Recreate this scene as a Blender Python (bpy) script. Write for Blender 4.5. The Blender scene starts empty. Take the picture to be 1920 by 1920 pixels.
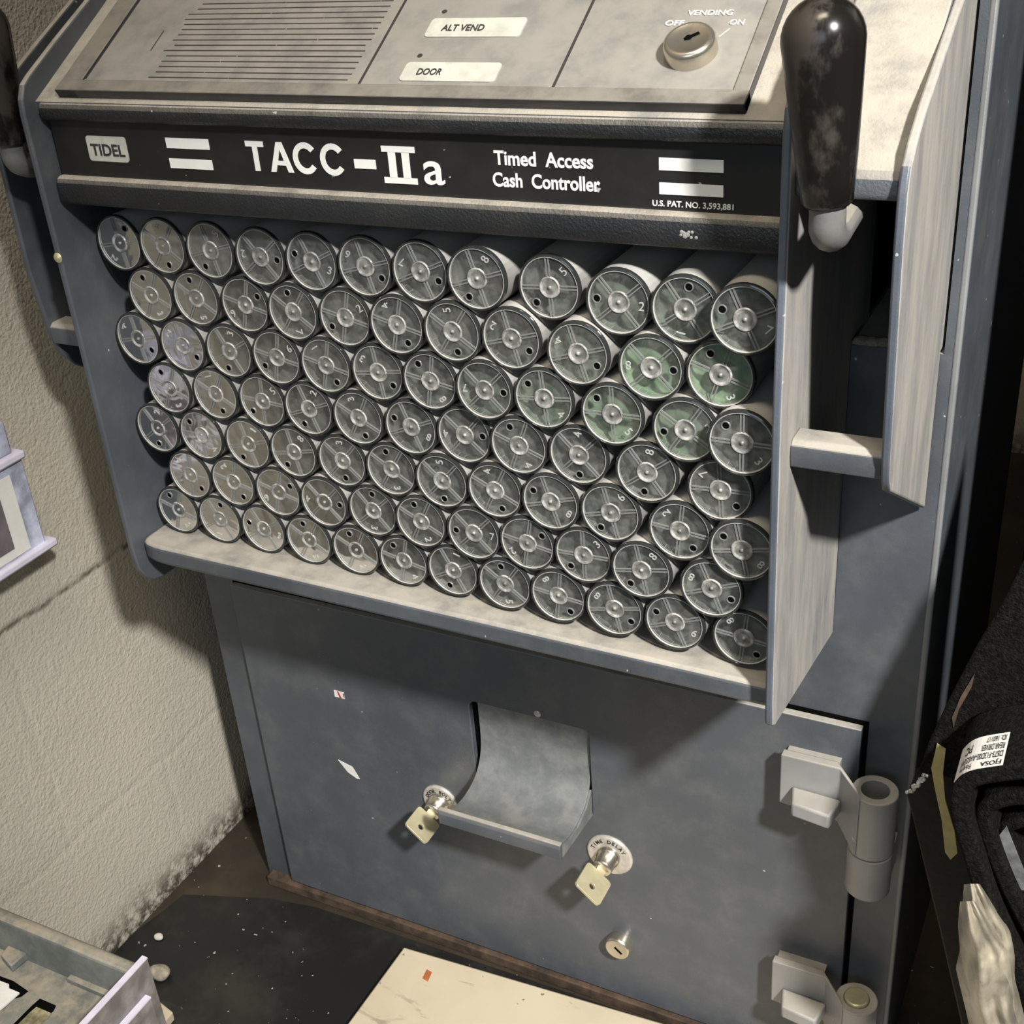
import bpy, bmesh, math, random
from mathutils import Vector, Matrix
random.seed(7)
S = bpy.context.scene
COL = S.collection

# ------------------------------------------------------------------ camera
CAM = Vector((0.51976, -0.50205, 0.18671))
R = Matrix(((0.8924845, 0.4456182, -0.0699703), (0.1585212, -0.4550710, -0.8762314), (-0.4223060, 0.7709312, -0.4767838)))
FPX = 2330.62
cd = bpy.data.cameras.new('camera')
cam = bpy.data.objects.new('camera', cd)
COL.objects.link(cam)
cd.sensor_width = 36.0
cd.lens = FPX / 1920 * 36.0
cd.clip_start = 0.01
m = Matrix((R[0], -R[1], -R[2])).transposed().to_4x4()
m.translation = CAM
cam.matrix_world = m
S.camera = cam

# ------------------------------------------------------------------ light
w = bpy.data.worlds.new('world'); S.world = w
w.use_nodes = True
bg = w.node_tree.nodes['Background']
bg.inputs[0].default_value = (0.62, 0.66, 0.74, 1)
bg.inputs[1].default_value = 0.10

def area(name, loc, target, sx, sy, power, color):
    l = bpy.data.lights.new(name, 'AREA')
    l.shape = 'RECTANGLE'; l.size = sx; l.size_y = sy
    l.energy = power; l.color = color
    o = bpy.data.objects.new(name, l)
    COL.objects.link(o)
    o.location = loc
    o.rotation_euler = (Vector(target) - Vector(loc)).to_track_quat('-Z', 'Y').to_euler()
    return o
wl = bpy.data.lights.new('work_lamp', 'SPOT')
wl.energy = 330; wl.color = (1.0, 0.975, 0.94); wl.shadow_soft_size = 0.06
wl.spot_size = math.radians(40); wl.spot_blend = 1.0
wo = bpy.data.objects.new('work_lamp', wl); COL.objects.link(wo)
wo.location = (1.36, -0.95, 1.12)
wo.rotation_euler = (Vector((0.44, 0.06, -0.27)) - wo.location).to_track_quat('-Z', 'Y').to_euler()
area('ceiling_lamp', (0.40, -0.60, 1.5), (0.0, 0.05, -0.2), 0.6, 0.3, 13, (1.0, 0.86, 0.67))
area('daylight_window', (0.55, -2.5, 0.7), (0.2, 0.1, -0.2), 1.3, 1.1, 11, (0.74, 0.87, 1.0))
vs = S.view_settings
vs.view_transform = 'Standard'; vs.look = 'None'; vs.gamma = 1.0; vs.exposure = 0.0
vs.use_curve_mapping = False

# ------------------------------------------------------------------ node helpers
class NT:
    def __init__(s, name):
        s.m = bpy.data.materials.new(name); s.m.use_nodes = True
        s.t = s.m.node_tree; s.n = s.t.nodes; s.l = s.t.links
        s.b = s.n['Principled BSDF']; s.out = s.n['Material Output']
    def new(s, typ, **kw):
        n = s.n.new(typ)
        for k, v in kw.items(): setattr(n, k, v)
        return n
    def link(s, a, b): s.l.new(a, b)
    def coord(s, scale=(1, 1, 1)):
        g = s.new('ShaderNodeNewGeometry')
        mp = s.new('ShaderNodeMapping'); mp.inputs['Scale'].default_value = scale
        s.link(g.outputs['Position'], mp.inputs['Vector'])
        return mp.outputs[0]
    def noise(s, scale, detail=4, rough=0.55, stretch=(1, 1, 1), dist=0.0):
        n = s.new('ShaderNodeTexNoise')
        n.inputs['Scale'].default_value = scale; n.inputs['Detail'].default_value = detail
        n.inputs['Roughness'].default_value = rough; n.inputs['Distortion'].default_value = dist
        s.link(s.coord(stretch), n.inputs['Vector'])
        return n.outputs['Fac']
    def ramp(s, fac, a, b, lo=0.0, hi=1.0):
        r = s.new('ShaderNodeMapRange'); r.interpolation_type = 'SMOOTHSTEP'
        r.inputs['From Min'].default_value = a; r.inputs['From Max'].default_value = b
        r.inputs['To Min'].default_value = lo; r.inputs['To Max'].default_value = hi
        s.link(fac, r.inputs['Value'])
        return r.outputs[0]
    def math(s, op, a, b=None):
        n = s.new('ShaderNodeMath', operation=op)
        for i, v in enumerate((a, b)):
            if v is None: continue
            if isinstance(v, (int, float)): n.inputs[i].default_value = v
            else: s.link(v, n.inputs[i])
        return n.outputs[0]
    def mix(s, fac, a, b):
        n = s.new('ShaderNodeMix', data_type='RGBA')
        for sock, v in ((n.inputs[0], fac), (n.inputs[6], a), (n.inputs[7], b)):
            if isinstance(v, (int, float)): sock.default_value = v
            elif isinstance(v, tuple): sock.default_value = (v + (1,))[:4]
            else: s.link(v, sock)
        return n.outputs[2]
    def nrm(s, axis):
        g = s.new('ShaderNodeNewGeometry'); x = s.new('ShaderNodeSeparateXYZ')
        s.link(g.outputs['True Normal'], x.inputs[0])
        return x.outputs[axis]
    def pos(s, axis):
        g = s.new('ShaderNodeNewGeometry'); x = s.new('ShaderNodeSeparateXYZ')
        s.link(g.outputs['Position'], x.inputs[0])
        return x.outputs[axis]
    def bump(s, h, strength, dist=0.001):
        b = s.new('ShaderNodeBump')
        b.inputs['Strength'].default_value = strength; b.inputs['Distance'].default_value = dist
        s.link(h, b.inputs['Height']); s.link(b.outputs[0], s.b.inputs['Normal'])
    def base(s, v):
        if isinstance(v, tuple): s.b.inputs['Base Color'].default_value = (v + (1,))[:4]
        else: s.link(v, s.b.inputs['Base Color'])
    def set(s, k, v):
        if isinstance(v, (int, float)): s.b.inputs[k].default_value = v
        else: s.link(v, s.b.inputs[k])

DUST = (0.385, 0.355, 0.30)
def painted(name, base, rough=0.45, dust=0.8, var=0.25, bump=0.15, bscale=900, side=0.0, chips=True, dustcol=DUST, metal=0.0, wear=0.0, film=0.13):
    """painted sheet metal / plastic: mottled colour, dust settled on upward faces, chips, fine texture"""
    k = NT(name)
    n1 = k.noise(9, 5, 0.6)
    col = k.mix(k.ramp(n1, 0.25, 0.8), tuple(c * (1 - var) for c in base), tuple(min(1, c * (1 + var)) for c in base))
    film = k.ramp(k.noise(32, 7, 0.7), 0.40, 0.85, 0, film + wear)
    col = k.mix(film, col, dustcol)
    if chips:
        c = k.ramp(k.noise(160, 2, 0.5), 0.745, 0.775)
        col = k.mix(k.math('MULTIPLY', c, 0.75), col, (0.55, 0.55, 0.52))
    up = k.ramp(k.nrm(2), 0.25, 0.8)
    dn = k.ramp(k.noise(48, 6, 0.7), 0.22, 0.62, 0.45, 1.0)
    df = k.math('MULTIPLY', k.math('MULTIPLY', up, dn), dust)
    if side:
        sx = k.ramp(k.nrm(0), 0.5, 0.9)
        streak = k.ramp(k.noise(26, 7, 0.75, (1.5, 1.5, 0.28)), 0.28, 0.66, 0.4, 1.0)
        df = k.math('MAXIMUM', df, k.math('MULTIPLY', k.math('MULTIPLY', sx, streak), side))
    col = k.mix(df, col, dustcol)
    k.base(col)
    k.set('Roughness', k.math('ADD', k.math('MULTIPLY', df, 0.9 - rough), rough))
    k.set('Metallic', metal)
    if bump: k.bump(k.noise(bscale, 3, 0.6), bump, 0.0008)
    return k.m

def plain(name, base, rough=0.5, metal=0.0, var=0.15, nscale=60, bump=0.0, bscale=400, spec=None):
    k = NT(name)
    n = k.noise(nscale, 5, 0.6)
    k.base(k.mix(k.ramp(n, 0.3, 0.72), tuple(c * (1 - var) for c in base), tuple(min(1, c * (1 + var)) for c in base)))
    k.set('Roughness', rough); k.set('Metallic', metal)
    if spec is not None: k.set('Specular IOR Level', spec)
    if bump: k.bump(k.noise(bscale, 4, 0.6), bump)
    return k.m

M = {}
SLATE = (0.070, 0.079, 0.091)
M['paint'] = painted('slate_paint', SLATE, 0.42, 0.85)
M['door_paint'] = painted('door_paint', (0.078, 0.087, 0.099), 0.38, 0.95, var=0.12, wear=0.03)
M['plate_r'] = painted('scuffed_plate_paint', (0.085, 0.10, 0.125), 0.45, 0.8, side=0.85, dustcol=(0.40, 0.37, 0.32))
M['header'] = painted('textured_black_plastic', (0.016, 0.017, 0.019), 0.36, 0.8, var=0.2, bump=0.8, bscale=700, chips=True, film=0.03)
M['band'] = painted('smooth_black_band', (0.014, 0.014, 0.014), 0.32, 0.5, bump=0.03, film=0.03)
M['panel'] = painted('dusty_control_panel', (0.10, 0.107, 0.115), 0.4, 0.55, bump=0.03, chips=False)
M['frame'] = painted('dark_panel_frame', (0.03, 0.03, 0.032), 0.35, 0.50, bump=0.03, chips=False)
M['groove'] = plain('dark_groove', (0.03, 0.028, 0.026), 0.7)
M['white'] = plain('white_lettering', (0.78, 0.78, 0.74), 0.5, var=0.06)
M['ink'] = plain('dark_ink', (0.03, 0.03, 0.03), 0.6)
M['button'] = plain('aged_white_button', (0.52, 0.52, 0.46), 0.4, var=0.14, nscale=90)
M['chrome'] = plain('worn_chrome', (0.62, 0.57, 0.47), 0.25, 0.9, var=0.1)
M['steel'] = painted('bare_grey_steel', (0.27, 0.265, 0.26), 0.4, 0.9, metal=0.1, bump=0.1)
M['brass'] = plain('pale_brass', (0.62, 0.56, 0.36), 0.38, 0.55, var=0.12)
M['ring'] = plain('aged_silver_ring', (0.56, 0.52, 0.46), 0.4, 0.35, var=0.15, nscale=200)
M['black'] = plain('recess_black', (0.006, 0.006, 0.007), 0.8)
M['hole'] = plain('hole_black', (0.004, 0.004, 0.004), 0.9, spec=0.0)
M['galv'] = None
k = NT('dusty_galvanised_chute')
n = k.noise(60, 7, 0.7, dist=0.2)
k.base(k.mix(k.ramp(n, 0.32, 0.7), (0.155, 0.165, 0.165), (0.25, 0.25, 0.235))); k.set('Roughness', 0.6); k.set('Metallic', 0.2)
k.bump(k.noise(160, 4), 0.1)
M['galv'] = k.m
M['rust'] = plain('rusty_edge', (0.06, 0.038, 0.024), 0.85, var=0.55, nscale=70, bump=0.3)

# glossy worn black knob
k = NT('worn_black_knob')
worn = k.ramp(k.noise(45, 5, 0.6, (1, 1, 0.6)), 0.48, 0.6)
k.base(k.mix(worn, (0.008, 0.007, 0.006), (0.034, 0.028, 0.023)))
k.set('Roughness', k.math('ADD', k.math('MULTIPLY', worn, 0.28), 0.2))
M['knob'] = k.m

# painted block wall
k = NT('painted_block_wall')
dirt = k.ramp(k.noise(7, 6, 0.65), 0.45, 0.8, 0, 0.5)
col = k.mix(dirt, (0.50, 0.465, 0.385), (0.40, 0.37, 0.305))
spk = k.ramp(k.noise(120, 3, 0.6), 0.72, 0.76)
col = k.mix(k.math('MULTIPLY', spk, 0.5), col, (0.10, 0.085, 0.06))
z = k.pos(2); yy = k.pos(1)
wob = k.math('MULTIPLY', k.math('SUBTRACT', k.noise(30, 4), 0.5), 0.012)
def joint(zc, wd, wy=0.0):
    d = k.math('ABSOLUTE', k.math('SUBTRACT', k.math('ADD', z, wob), zc))
    return k.ramp(d, 0.0, wd, 1.0, 0.0)
def vjoint(yc, wd, lo, hi):
    d = k.math('ABSOLUTE', k.math('SUBTRACT', k.math('ADD', yy, wob), yc))
    v = k.ramp(d, 0.0, wd, 1.0, 0.0)
    return k.math('MULTIPLY', v, k.math('MULTIPLY', k.math('GREATER_THAN', z, lo), k.math('LESS_THAN', z, hi)))
jd = k.math('MULTIPLY', joint(-0.275, 0.004), k.ramp(k.noise(60, 3), 0.35, 0.6, 0.15, 1.0))
col = k.mix(k.math('MULTIPLY', jd, 0.85), col, (0.075, 0.06, 0.045))
base_d = k.math('MULTIPLY', k.ramp(z, -0.555, -0.6), k.ramp(k.noise(80, 5, 0.7), 0.35, 0.6))
col = k.mix(base_d, col, (0.05, 0.042, 0.032))
k.base(col); k.set('Roughness', 0.5)
hgt = k.noise(420, 3, 0.5)
blob = k.noise(210, 2, 0.5)
j2 = k.math('ADD', k.math('ADD', joint(-0.473, 0.006), joint(-0.275, 0.006)), k.math('ADD', vjoint(0.079, 0.006, -0.62, -0.473), vjoint(-0.03, 0.006, -0.473, -0.275)))
hh = k.math('SUBTRACT', k.math('ADD', k.math('MULTIPLY', blob, 0.8), k.math('MULTIPLY', hgt, 0.5)), k.math('MULTIPLY', j2, 0.28))
k.bump(hh, 0.5, 0.0022)
M['wall'] = k.m

k = NT('dark_dirty_floor')
brown = k.ramp(k.noise(10, 5, 0.6), 0.4, 0.7)
col = k.mix(brown, (0.022, 0.018, 0.013), (0.05, 0.036, 0.022))
col = k.mix(k.math('MULTIPLY', k.ramp(k.noise(210, 2, 0.5), 0.73, 0.75), 0.9), col, (0.35, 0.34, 0.31))
k.base(col); k.set('Roughness', 0.5); k.bump(k.noise(90, 5), 0.3)
M['floor'] = k.m
k = NT('black_rubber')
col = k.mix(k.ramp(k.noise(14, 6, 0.65), 0.45, 0.8), (0.008, 0.008, 0.008), (0.028, 0.026, 0.022))
scr = k.ramp(k.noise(26, 5, 0.6, (0.35, 2.4, 1)), 0.66, 0.78)
col = k.mix(k.math('MULTIPLY', scr, 0.35), col, (0.14, 0.125, 0.11))
col = k.mix(k.math('MULTIPLY', k.ramp(k.noise(190, 2, 0.5), 0.735, 0.755), 0.9), col, (0.38, 0.37, 0.34))
k.base(col); k.set('Roughness', 0.42); k.bump(k.noise(120, 4), 0.2)
M['rubber'] = k.m

k = NT('dirty_cream_board')
col = k.mix(k.ramp(k.noise(9, 5, 0.6), 0.35, 0.75), (0.53, 0.465, 0.345), (0.45, 0.385, 0.275))
st = k.ramp(k.noise(34, 6, 0.7, (0.5, 1.8, 1), 0.8), 0.60, 0.72)
col = k.mix(k.math('MULTIPLY', st, 0.55), col, (0.15, 0.12, 0.07))
col = k.mix(k.math('MULTIPLY', k.ramp(k.noise(110, 2), 0.72, 0.75), 0.8), col, (0.12, 0.08, 0.04))
k.base(col); k.set('Roughness', 0.5); k.bump(k.noise(60, 5), 0.12)
M['board'] = k.m

def clearplastic(name, tint, alpha, rough=0.15, dustc=(0.4, 0.38, 0.34)):
    """dusty clear plastic: mostly see-through with a faint diffuse film and a glossy coat"""
    k = NT(name)
    tr = k.new('ShaderNodeBsdfTransparent'); tr.inputs[0].default_value = tint + (1,)
    df = k.new('ShaderNodeBsdfDiffuse'); df.inputs[0].default_value = dustc + (1,)
    gl = k.new('ShaderNodeBsdfGlossy'); gl.inputs[1].default_value = rough; gl.inputs[0].default_value = (0.9, 0.9, 0.9, 1)
    m1 = k.new('ShaderNodeMixShader'); m2 = k.new('ShaderNodeMixShader')
    k.link(k.ramp(k.noise(70, 4), 0.3, 0.75, alpha * 0.6, min(1, alpha * 1.4)), m1.inputs[0])
    k.link(tr.outputs[0], m1.inputs[1]); k.link(df.outputs[0], m1.inputs[2])
    fr = k.new('ShaderNodeFresnel'); fr.inputs[0].default_value = 1.45
    k.link(fr.outputs[0], m2.inputs[0])
    k.link(m1.outputs[0], m2.inputs[1]); k.link(gl.outputs[0], m2.inputs[2])
    k.link(m2.outputs[0], k.out.inputs['Surface'])
    return k.m

# cap window: object colour R = pale film, a painted wall reflection on left caps
k = NT('clear_cap_window')
oi = k.new('ShaderNodeObjectInfo'); sp = k.new('ShaderNodeSeparateColor')
k.link(oi.outputs['Color'], sp.inputs[0])
tr = k.new('ShaderNodeBsdfTransparent'); tr.inputs[0].default_value = (0.86, 0.88, 0.86, 1)
df = k.new('ShaderNodeBsdfDiffuse'); df.inputs[0].default_value = (0.34, 0.335, 0.31, 1)
gl = k.new('ShaderNodeBsdfGlossy'); gl.inputs[1].default_value = 0.12
m1 = k.new('ShaderNodeMixShader'); m2 = k.new('ShaderNodeMixShader')
film = k.ramp(k.noise(140, 5, 0.7, dist=0.5), 0.38, 0.80, 0.06, 0.30)
big = k.ramp(k.noise(55, 3, 0.6, dist=0.8), 0.30, 0.55)
f = k.math('ADD', film, k.math('MULTIPLY', k.math('MULTIPLY', sp.outputs[0], big), 0.75))
k.link(f, m1.inputs[0]); k.link(tr.outputs[0], m1.inputs[1]); k.link(df.outputs[0], m1.inputs[2])
bw = k.new('ShaderNodeBump'); bw.inputs['Strength'].default_value = 0.35; bw.inputs['Distance'].default_value = 0.002
k.link(k.noise(75, 2, 0.5, dist=0.4), bw.inputs['Height']); k.link(bw.outputs[0], gl.inputs['Normal'])
fr = k.new('ShaderNodeFresnel'); fr.inputs[0].default_value = 1.4
k.link(fr.outputs[0], m2.inputs[0]); k.link(m1.outputs[0], m2.inputs[1]); k.link(gl.outputs[0], m2.inputs[2])
k.link(m2.outputs[0], k.out.inputs['Surface'])
M['window'] = k.m
k = NT('cap_rim_plastic')
k.base((0.025, 0.027, 0.026)); k.set('Roughness', 0.10); k.set('Specular IOR Level', 0.7)
M['rim'] = k.m
k = NT('clear_rib_plastic')
k.base((0.24, 0.245, 0.235)); k.set('Roughness', 0.10); k.set('Specular IOR Level', 1.0)
trb = k.new('ShaderNodeBsdfTransparent'); mxb = k.new('ShaderNodeMixShader'); mxb.inputs[0].default_value = 0.62
k.link(trb.outputs[0], mxb.inputs[1]); k.link(k.b.outputs[0], mxb.inputs[2]); k.link(mxb.outputs[0], k.out.inputs['Surface'])
M['rib'] = k.m
k = NT('numeral_and_rim_glint')
k.base((0.50, 0.50, 0.47)); k.set('Roughness', 0.15)
trb = k.new('ShaderNodeBsdfTransparent'); mxb = k.new('ShaderNodeMixShader'); mxb.inputs[0].default_value = 0.75
k.link(trb.outputs[0], mxb.inputs[1]); k.link(k.b.outputs[0], mxb.inputs[2]); k.link(mxb.outputs[0], k.out.inputs['Surface'])
M['digit_glint'] = k.m
k = NT('frosted_hub')
k.base(k.mix(k.ramp(k.noise(260, 4), 0.35, 0.7), (0.15, 0.15, 0.145), (0.42, 0.41, 0.385))); k.set('Roughness', 0.25)
M['hub'] = k.m
# rolled contents: object colour G = how green, B = side plate's shade painted in
k = NT('rolled_contents')
oi = k.new('ShaderNodeObjectInfo'); sp = k.new('ShaderNodeSeparateColor')
k.link(oi.outputs['Color'], sp.inputs[0])
c0 = k.mix(k.ramp(k.noise(120, 4), 0.35, 0.65), (0.045, 0.051, 0.048), (0.14, 0.148, 0.138))
c1 = k.mix(k.ramp(k.noise(120, 4), 0.35, 0.65), (0.13, 0.21, 0.13), (0.25, 0.34, 0.22))
c2 = k.mix(sp.outputs[1], c0, c1)
c3 = k.mix(sp.outputs[2], c2, (0.05, 0.042, 0.03))
k.base(c3); k.set('Roughness', 0.7)
M['contents'] = k.m
k = NT('dusty_tube_plastic')
up = k.ramp(k.nrm(2), 0.0, 0.9)
col = k.mix(k.ramp(k.noise(70, 5), 0.3, 0.7), (0.22, 0.215, 0.20), (0.30, 0.29, 0.275))
k.base(k.mix(up, col, (0.46, 0.45, 0.42))); k.set('Roughness', 0.55)
M['tube'] = k.m

k = NT('black_felt')
k.base(k.mix(k.ramp(k.noise(420, 4, 0.7), 0.35, 0.75), (0.003, 0.0028, 0.0026), (0.014, 0.012, 0.010)))
k.set('Roughness', 0.95); k.set('Specular IOR Level', 0.1)
k.bump(k.noise(900, 3), 0.8, 0.002)
M['felt'] = k.m
M['darkpanel'] = plain('dark_brown_panel', (0.005, 0.0042, 0.004), 0.55, var=0.5, nscale=40, bump=0.4, bscale=120, spec=0.2)
M['foil'] = plain('frayed_silver_edge', (0.6, 0.6, 0.58), 0.3, 0.6, var=0.4, nscale=300, bump=0.8, bscale=500)
M['tape'] = plain('yellowed_tape', (0.34, 0.29, 0.12), 0.5, var=0.2)
M['paper'] = plain('white_paper', (0.74, 0.73, 0.69), 0.6, var=0.05)
M['redpaper'] = plain('red_print', (0.45, 0.05, 0.05), 0.6)
M['photo'] = plain('dark_card_print', (0.16, 0.14, 0.15), 0.5, var=0.3, nscale=40)
M['greytag'] = plain('grey_cloth_tag', (0.12, 0.125, 0.12), 0.7, var=0.4, nscale=120)
M['bag'] = clearplastic('crumpled_clear_bag', (0.8, 0.78, 0.72), 0.55, 0.35, (0.46, 0.41, 0.31))
M['acrylic'] = clearplastic('clear_lilac_plastic', (0.93, 0.93, 0.99), 0.62, 0.1, (0.70, 0.75, 0.93))
M['acrylic_edge'] = plain('lilac_plastic_edge', (0.66, 0.63, 0.74), 0.25, var=0.08)
M['divider'] = clearplastic('dusty_clear_divider', (0.92, 0.90, 0.92), 0.34, 0.15, (0.56, 0.53, 0.52))
k = NT('dusty_grey_tray')
col = k.mix(k.ramp(k.noise(30, 7, 0.7), 0.35, 0.68), (0.10, 0.112, 0.105), (0.19, 0.20, 0.185))
up = k.ramp(k.nrm(2), 0.4, 0.9)
dst = k.ramp(k.noise(46, 7, 0.72), 0.38, 0.66, 0.1, 0.85)
k.base(k.mix(k.math('MULTIPLY', up, dst), col, (0.36, 0.31, 0.235))); k.set('Roughness', 0.55); k.bump(k.noise(200, 4), 0.15)
M['tray'] = k.m
M['stone'] = plain('pebble_stone', (0.30, 0.27, 0.21), 0.8, var=0.35, nscale=150, bump=0.6, bscale=200)
M['plaster'] = plain('plaster_chip', (0.52, 0.50, 0.46), 0.8, var=0.2, nscale=120)
M['orange'] = plain('rusty_orange', (0.36, 0.11, 0.03), 0.7, var=0.3)
M['dustpile'] = plain('lint_dust', (0.30, 0.255, 0.19), 0.95, var=0.3, nscale=200, bump=1.0, bscale=300)
M['blackpaint'] = plain('black_block_paint', (0.012, 0.012, 0.013), 0.5, var=0.3)
M['rod'] = painted('grey_lever_rod', (0.17, 0.168, 0.162), 0.45, 0.35, metal=0.1, bump=0.1, dustcol=(0.5, 0.43, 0.32))
M['tray_dirt'] = plain('yellowish_dirt', (0.24, 0.215, 0.12), 0.8, var=0.55, nscale=120)
M['edge'] = painted('worn_grey_edge', (0.17, 0.175, 0.18), 0.45, 0.5, bump=0.1)

# ------------------------------------------------------------------ geometry helpers
WORLD = {}
# header and panel are scaled toward the camera position, keeping their image coordinates
HEAD = {'cam_scale': None}
HEAD_CAM_SCALE = Matrix.Translation((0.0078, -0.0075, 0.0028)) @ Matrix.Scale(0.985, 4)
def thing(name, label, cat, loc, group=None):
    o = bpy.data.objects.new(name, None); COL.objects.link(o)
    o.empty_display_size = 0.02
    o.location = loc; WORLD[o] = Vector(loc)
    o['label'] = label; o['category'] = cat
    if group: o['group'] = group
    return o
def tag(o, label, cat, group=None, kind=None):
    if label: o['label'] = label
    if cat: o['category'] = cat
    if group: o['group'] = group
    if kind: o['kind'] = kind
    return o
def link(name, me, mats, parent=None, label=None, bevel=0.0, smooth=False, seg=2):
    """link a mesh whose vertices are in world space; origin goes to its centre; parent may be a thing or a part"""
    if HEAD['cam_scale'] is not None: me.transform(HEAD['cam_scale'])
    xs = [v.co for v in me.vertices]
    c = Vector([(min(v[i] for v in xs) + max(v[i] for v in xs)) / 2 for i in range(3)])
    me.transform(Matrix.Translation(-c))
    for mm in (mats if isinstance(mats, (list, tuple)) else [mats]): me.materials.append(mm)
    o = bpy.data.objects.new(name, me); COL.objects.link(o)
    WORLD[o] = c
    if parent is not None:
        o.parent = parent; o.location = c - WORLD[parent]
    else:
        o.location = c
    if label: o['label'] = label
    if bevel:
        b = o.modifiers.new('bevel', 'BEVEL'); b.width = bevel; b.segments = seg; b.limit_method = 'ANGLE'; b.angle_limit = math.radians(40)
    if smooth:
        for p in me.polygons: p.use_smooth = True
    elif bevel:
        for p in me.polygons: p.use_smooth = True
        try: me.set_sharp_from_angle(angle=math.radians(35))
        except Exception: pass
    return o
def struct(o):
    o['kind'] = 'structure'; return o

class MB:
    def __init__(s): s.v = []; s.f = []; s.mi = []
    def add(s, vs, fs, mi=0):
        n = len(s.v); s.v += [tuple(v) for v in vs]; s.f += [tuple(i + n for i in f) for f in fs]; s.mi += [mi] * len(fs); return s
    def box(s, x0, x1, y0, y1, z0, z1, mi=0):
        vs = [(x, y, z) for x in (x0, x1) for y in (y0, y1) for z in (z0, z1)]
        return s.add(vs, [(0, 1, 3, 2), (4, 6, 7, 5), (0, 4, 5, 1), (2, 3, 7, 6), (0, 2, 6, 4), (1, 5, 7, 3)], mi)
    def prism(s, pts, ax, a0, a1, mi=0):
        """polygon in the plane of the other two axes (in x,y,z order) pushed along axis ax"""
        def P(p, a):
            q = list(p); q.insert(ax, a); return q
        n = len(pts)
        vs = [P(p, a0) for p in pts] + [P(p, a1) for p in pts]
        fs = [tuple(range(n)), tuple(range(2 * n - 1, n - 1, -1))] + [(i, i + n, (i + 1) % n + n, (i + 1) % n) for i in range(n)]
        return s.add(vs, fs, mi)
    def obox(s, c, ux, uy, uz, mi=0):
        """oriented box: centre and three half-axis vectors"""
        c = Vector(c); vs = [c + ux * a + uy * b + uz * d for a in (-1, 1) for b in (-1, 1) for d in (-1, 1)]
        return s.add(vs, [(0, 1, 3, 2), (4, 6, 7, 5), (0, 4, 5, 1), (2, 3, 7, 6), (0, 2, 6, 4), (1, 5, 7, 3)], mi)
    def lathe(s, prof, o, axis, n=32, mi=0, close=True):
        """prof: list of (radius, distance along axis)"""
        o = Vector(o); a = Vector(axis).normalized()
        u = a.orthogonal().normalized(); v = a.cross(u)
        vs = []; rings = []
        for r, h in prof:
            if r < 1e-7:
                rings.append([len(vs)]); vs.append(o + a * h)
            else:
                rings.append(list(range(len(vs), len(vs) + n)))
                vs += [o + a * h + (u * math.cos(2 * math.pi * i / n) + v * math.sin(2 * math.pi * i / n)) * r for i in range(n)]
        fs = []
        for A, B in zip(rings, rings[1:]):
            for i in range(n):
                j = (i + 1) % n
                if len(A) == 1 and len(B) == 1: continue
                if len(A) == 1: fs.append((A[0], B[j], B[i]))
                elif len(B) == 1: fs.append((A[i], A[j], B[0]))
                else: fs.append((A[i], A[j], B[j], B[i]))
        return s.add(vs, fs, mi)
    def tube(s, path, rad, n=12, mi=0):
        path = [Vector(p) for p in path]; vs = []; fs = []
        up = None
        for i, p in enumerate(path):
            t = (path[min(i + 1, len(path) - 1)] - path[max(i - 1, 0)]).normalized()
            if up is None: up = t.orthogonal().normalized()
            up = (up - t * up.dot(t)).normalized(); w_ = t.cross(up)
            r = rad[i] if isinstance(rad, (list, tuple)) else rad
            vs += [p + (up * math.cos(2 * math.pi * q / n) + w_ * math.sin(2 * math.pi * q / n)) * r for q in range(n)]
        for i in range(len(path) - 1):
            for q in range(n):
                fs.append((i * n + q, i * n + (q + 1) % n, (i + 1) * n + (q + 1) % n, (i + 1) * n + q))
        fs.append(tuple(range(n - 1, -1, -1))); fs.append(tuple(range((len(path) - 1) * n, len(path) * n)))
        return s.add(vs, fs, mi)
    def sheet(s, path, normals_axis, a0, a1, th, mi=0):
        """thick curved sheet: 2-D path in the plane normal to axis, pushed along the axis"""
        pts = [Vector(p) for p in path]; n = len(pts); L = []; Rr = []
        for i, p in enumerate(pts):
            t = (pts[min(i + 1, n - 1)] - pts[max(i - 1, 0)]).normalized()
            nn = Vector((-t[1], t[0])) * th / 2
            L.append(p + nn); Rr.append(p - nn)
        def P(p, a):
            q = [p[0], p[1]]; q.insert(normals_axis, a); return q
        vs = []
        for a in (a0, a1): vs += [P(p, a) for p in L] + [P(p, a) for p in Rr]
        fs = []
        for i in range(n - 1):
            fs += [(i, i + 1, 2 * n + i + 1, 2 * n + i), (n + i + 1, n + i, 3 * n + i, 3 * n + i + 1), (i + 1, i, n + i, n + i + 1), (2 * n + i, 2 * n + i + 1, 3 * n + i + 1, 3 * n + i)]
        fs += [(0, 2 * n, 3 * n, n), (n - 1, 2 * n - 1, 4 * n - 1, 3 * n - 1)]
        return s.add(vs, fs, mi)
    def mesh(s, name):
        me = bpy.data.meshes.new(name); me.from_pydata(s.v, [], s.f)
        me.polygons.foreach_set('material_index', s.mi); me.update()
        b = bmesh.new(); b.from_mesh(me); bmesh.ops.recalc_face_normals(b, faces=b.faces); b.to_mesh(me); b.free()
        return me
    def build(s, name, mats, parent=None, **kw):
        return link(name, s.mesh(name), mats, parent, **kw)

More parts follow.
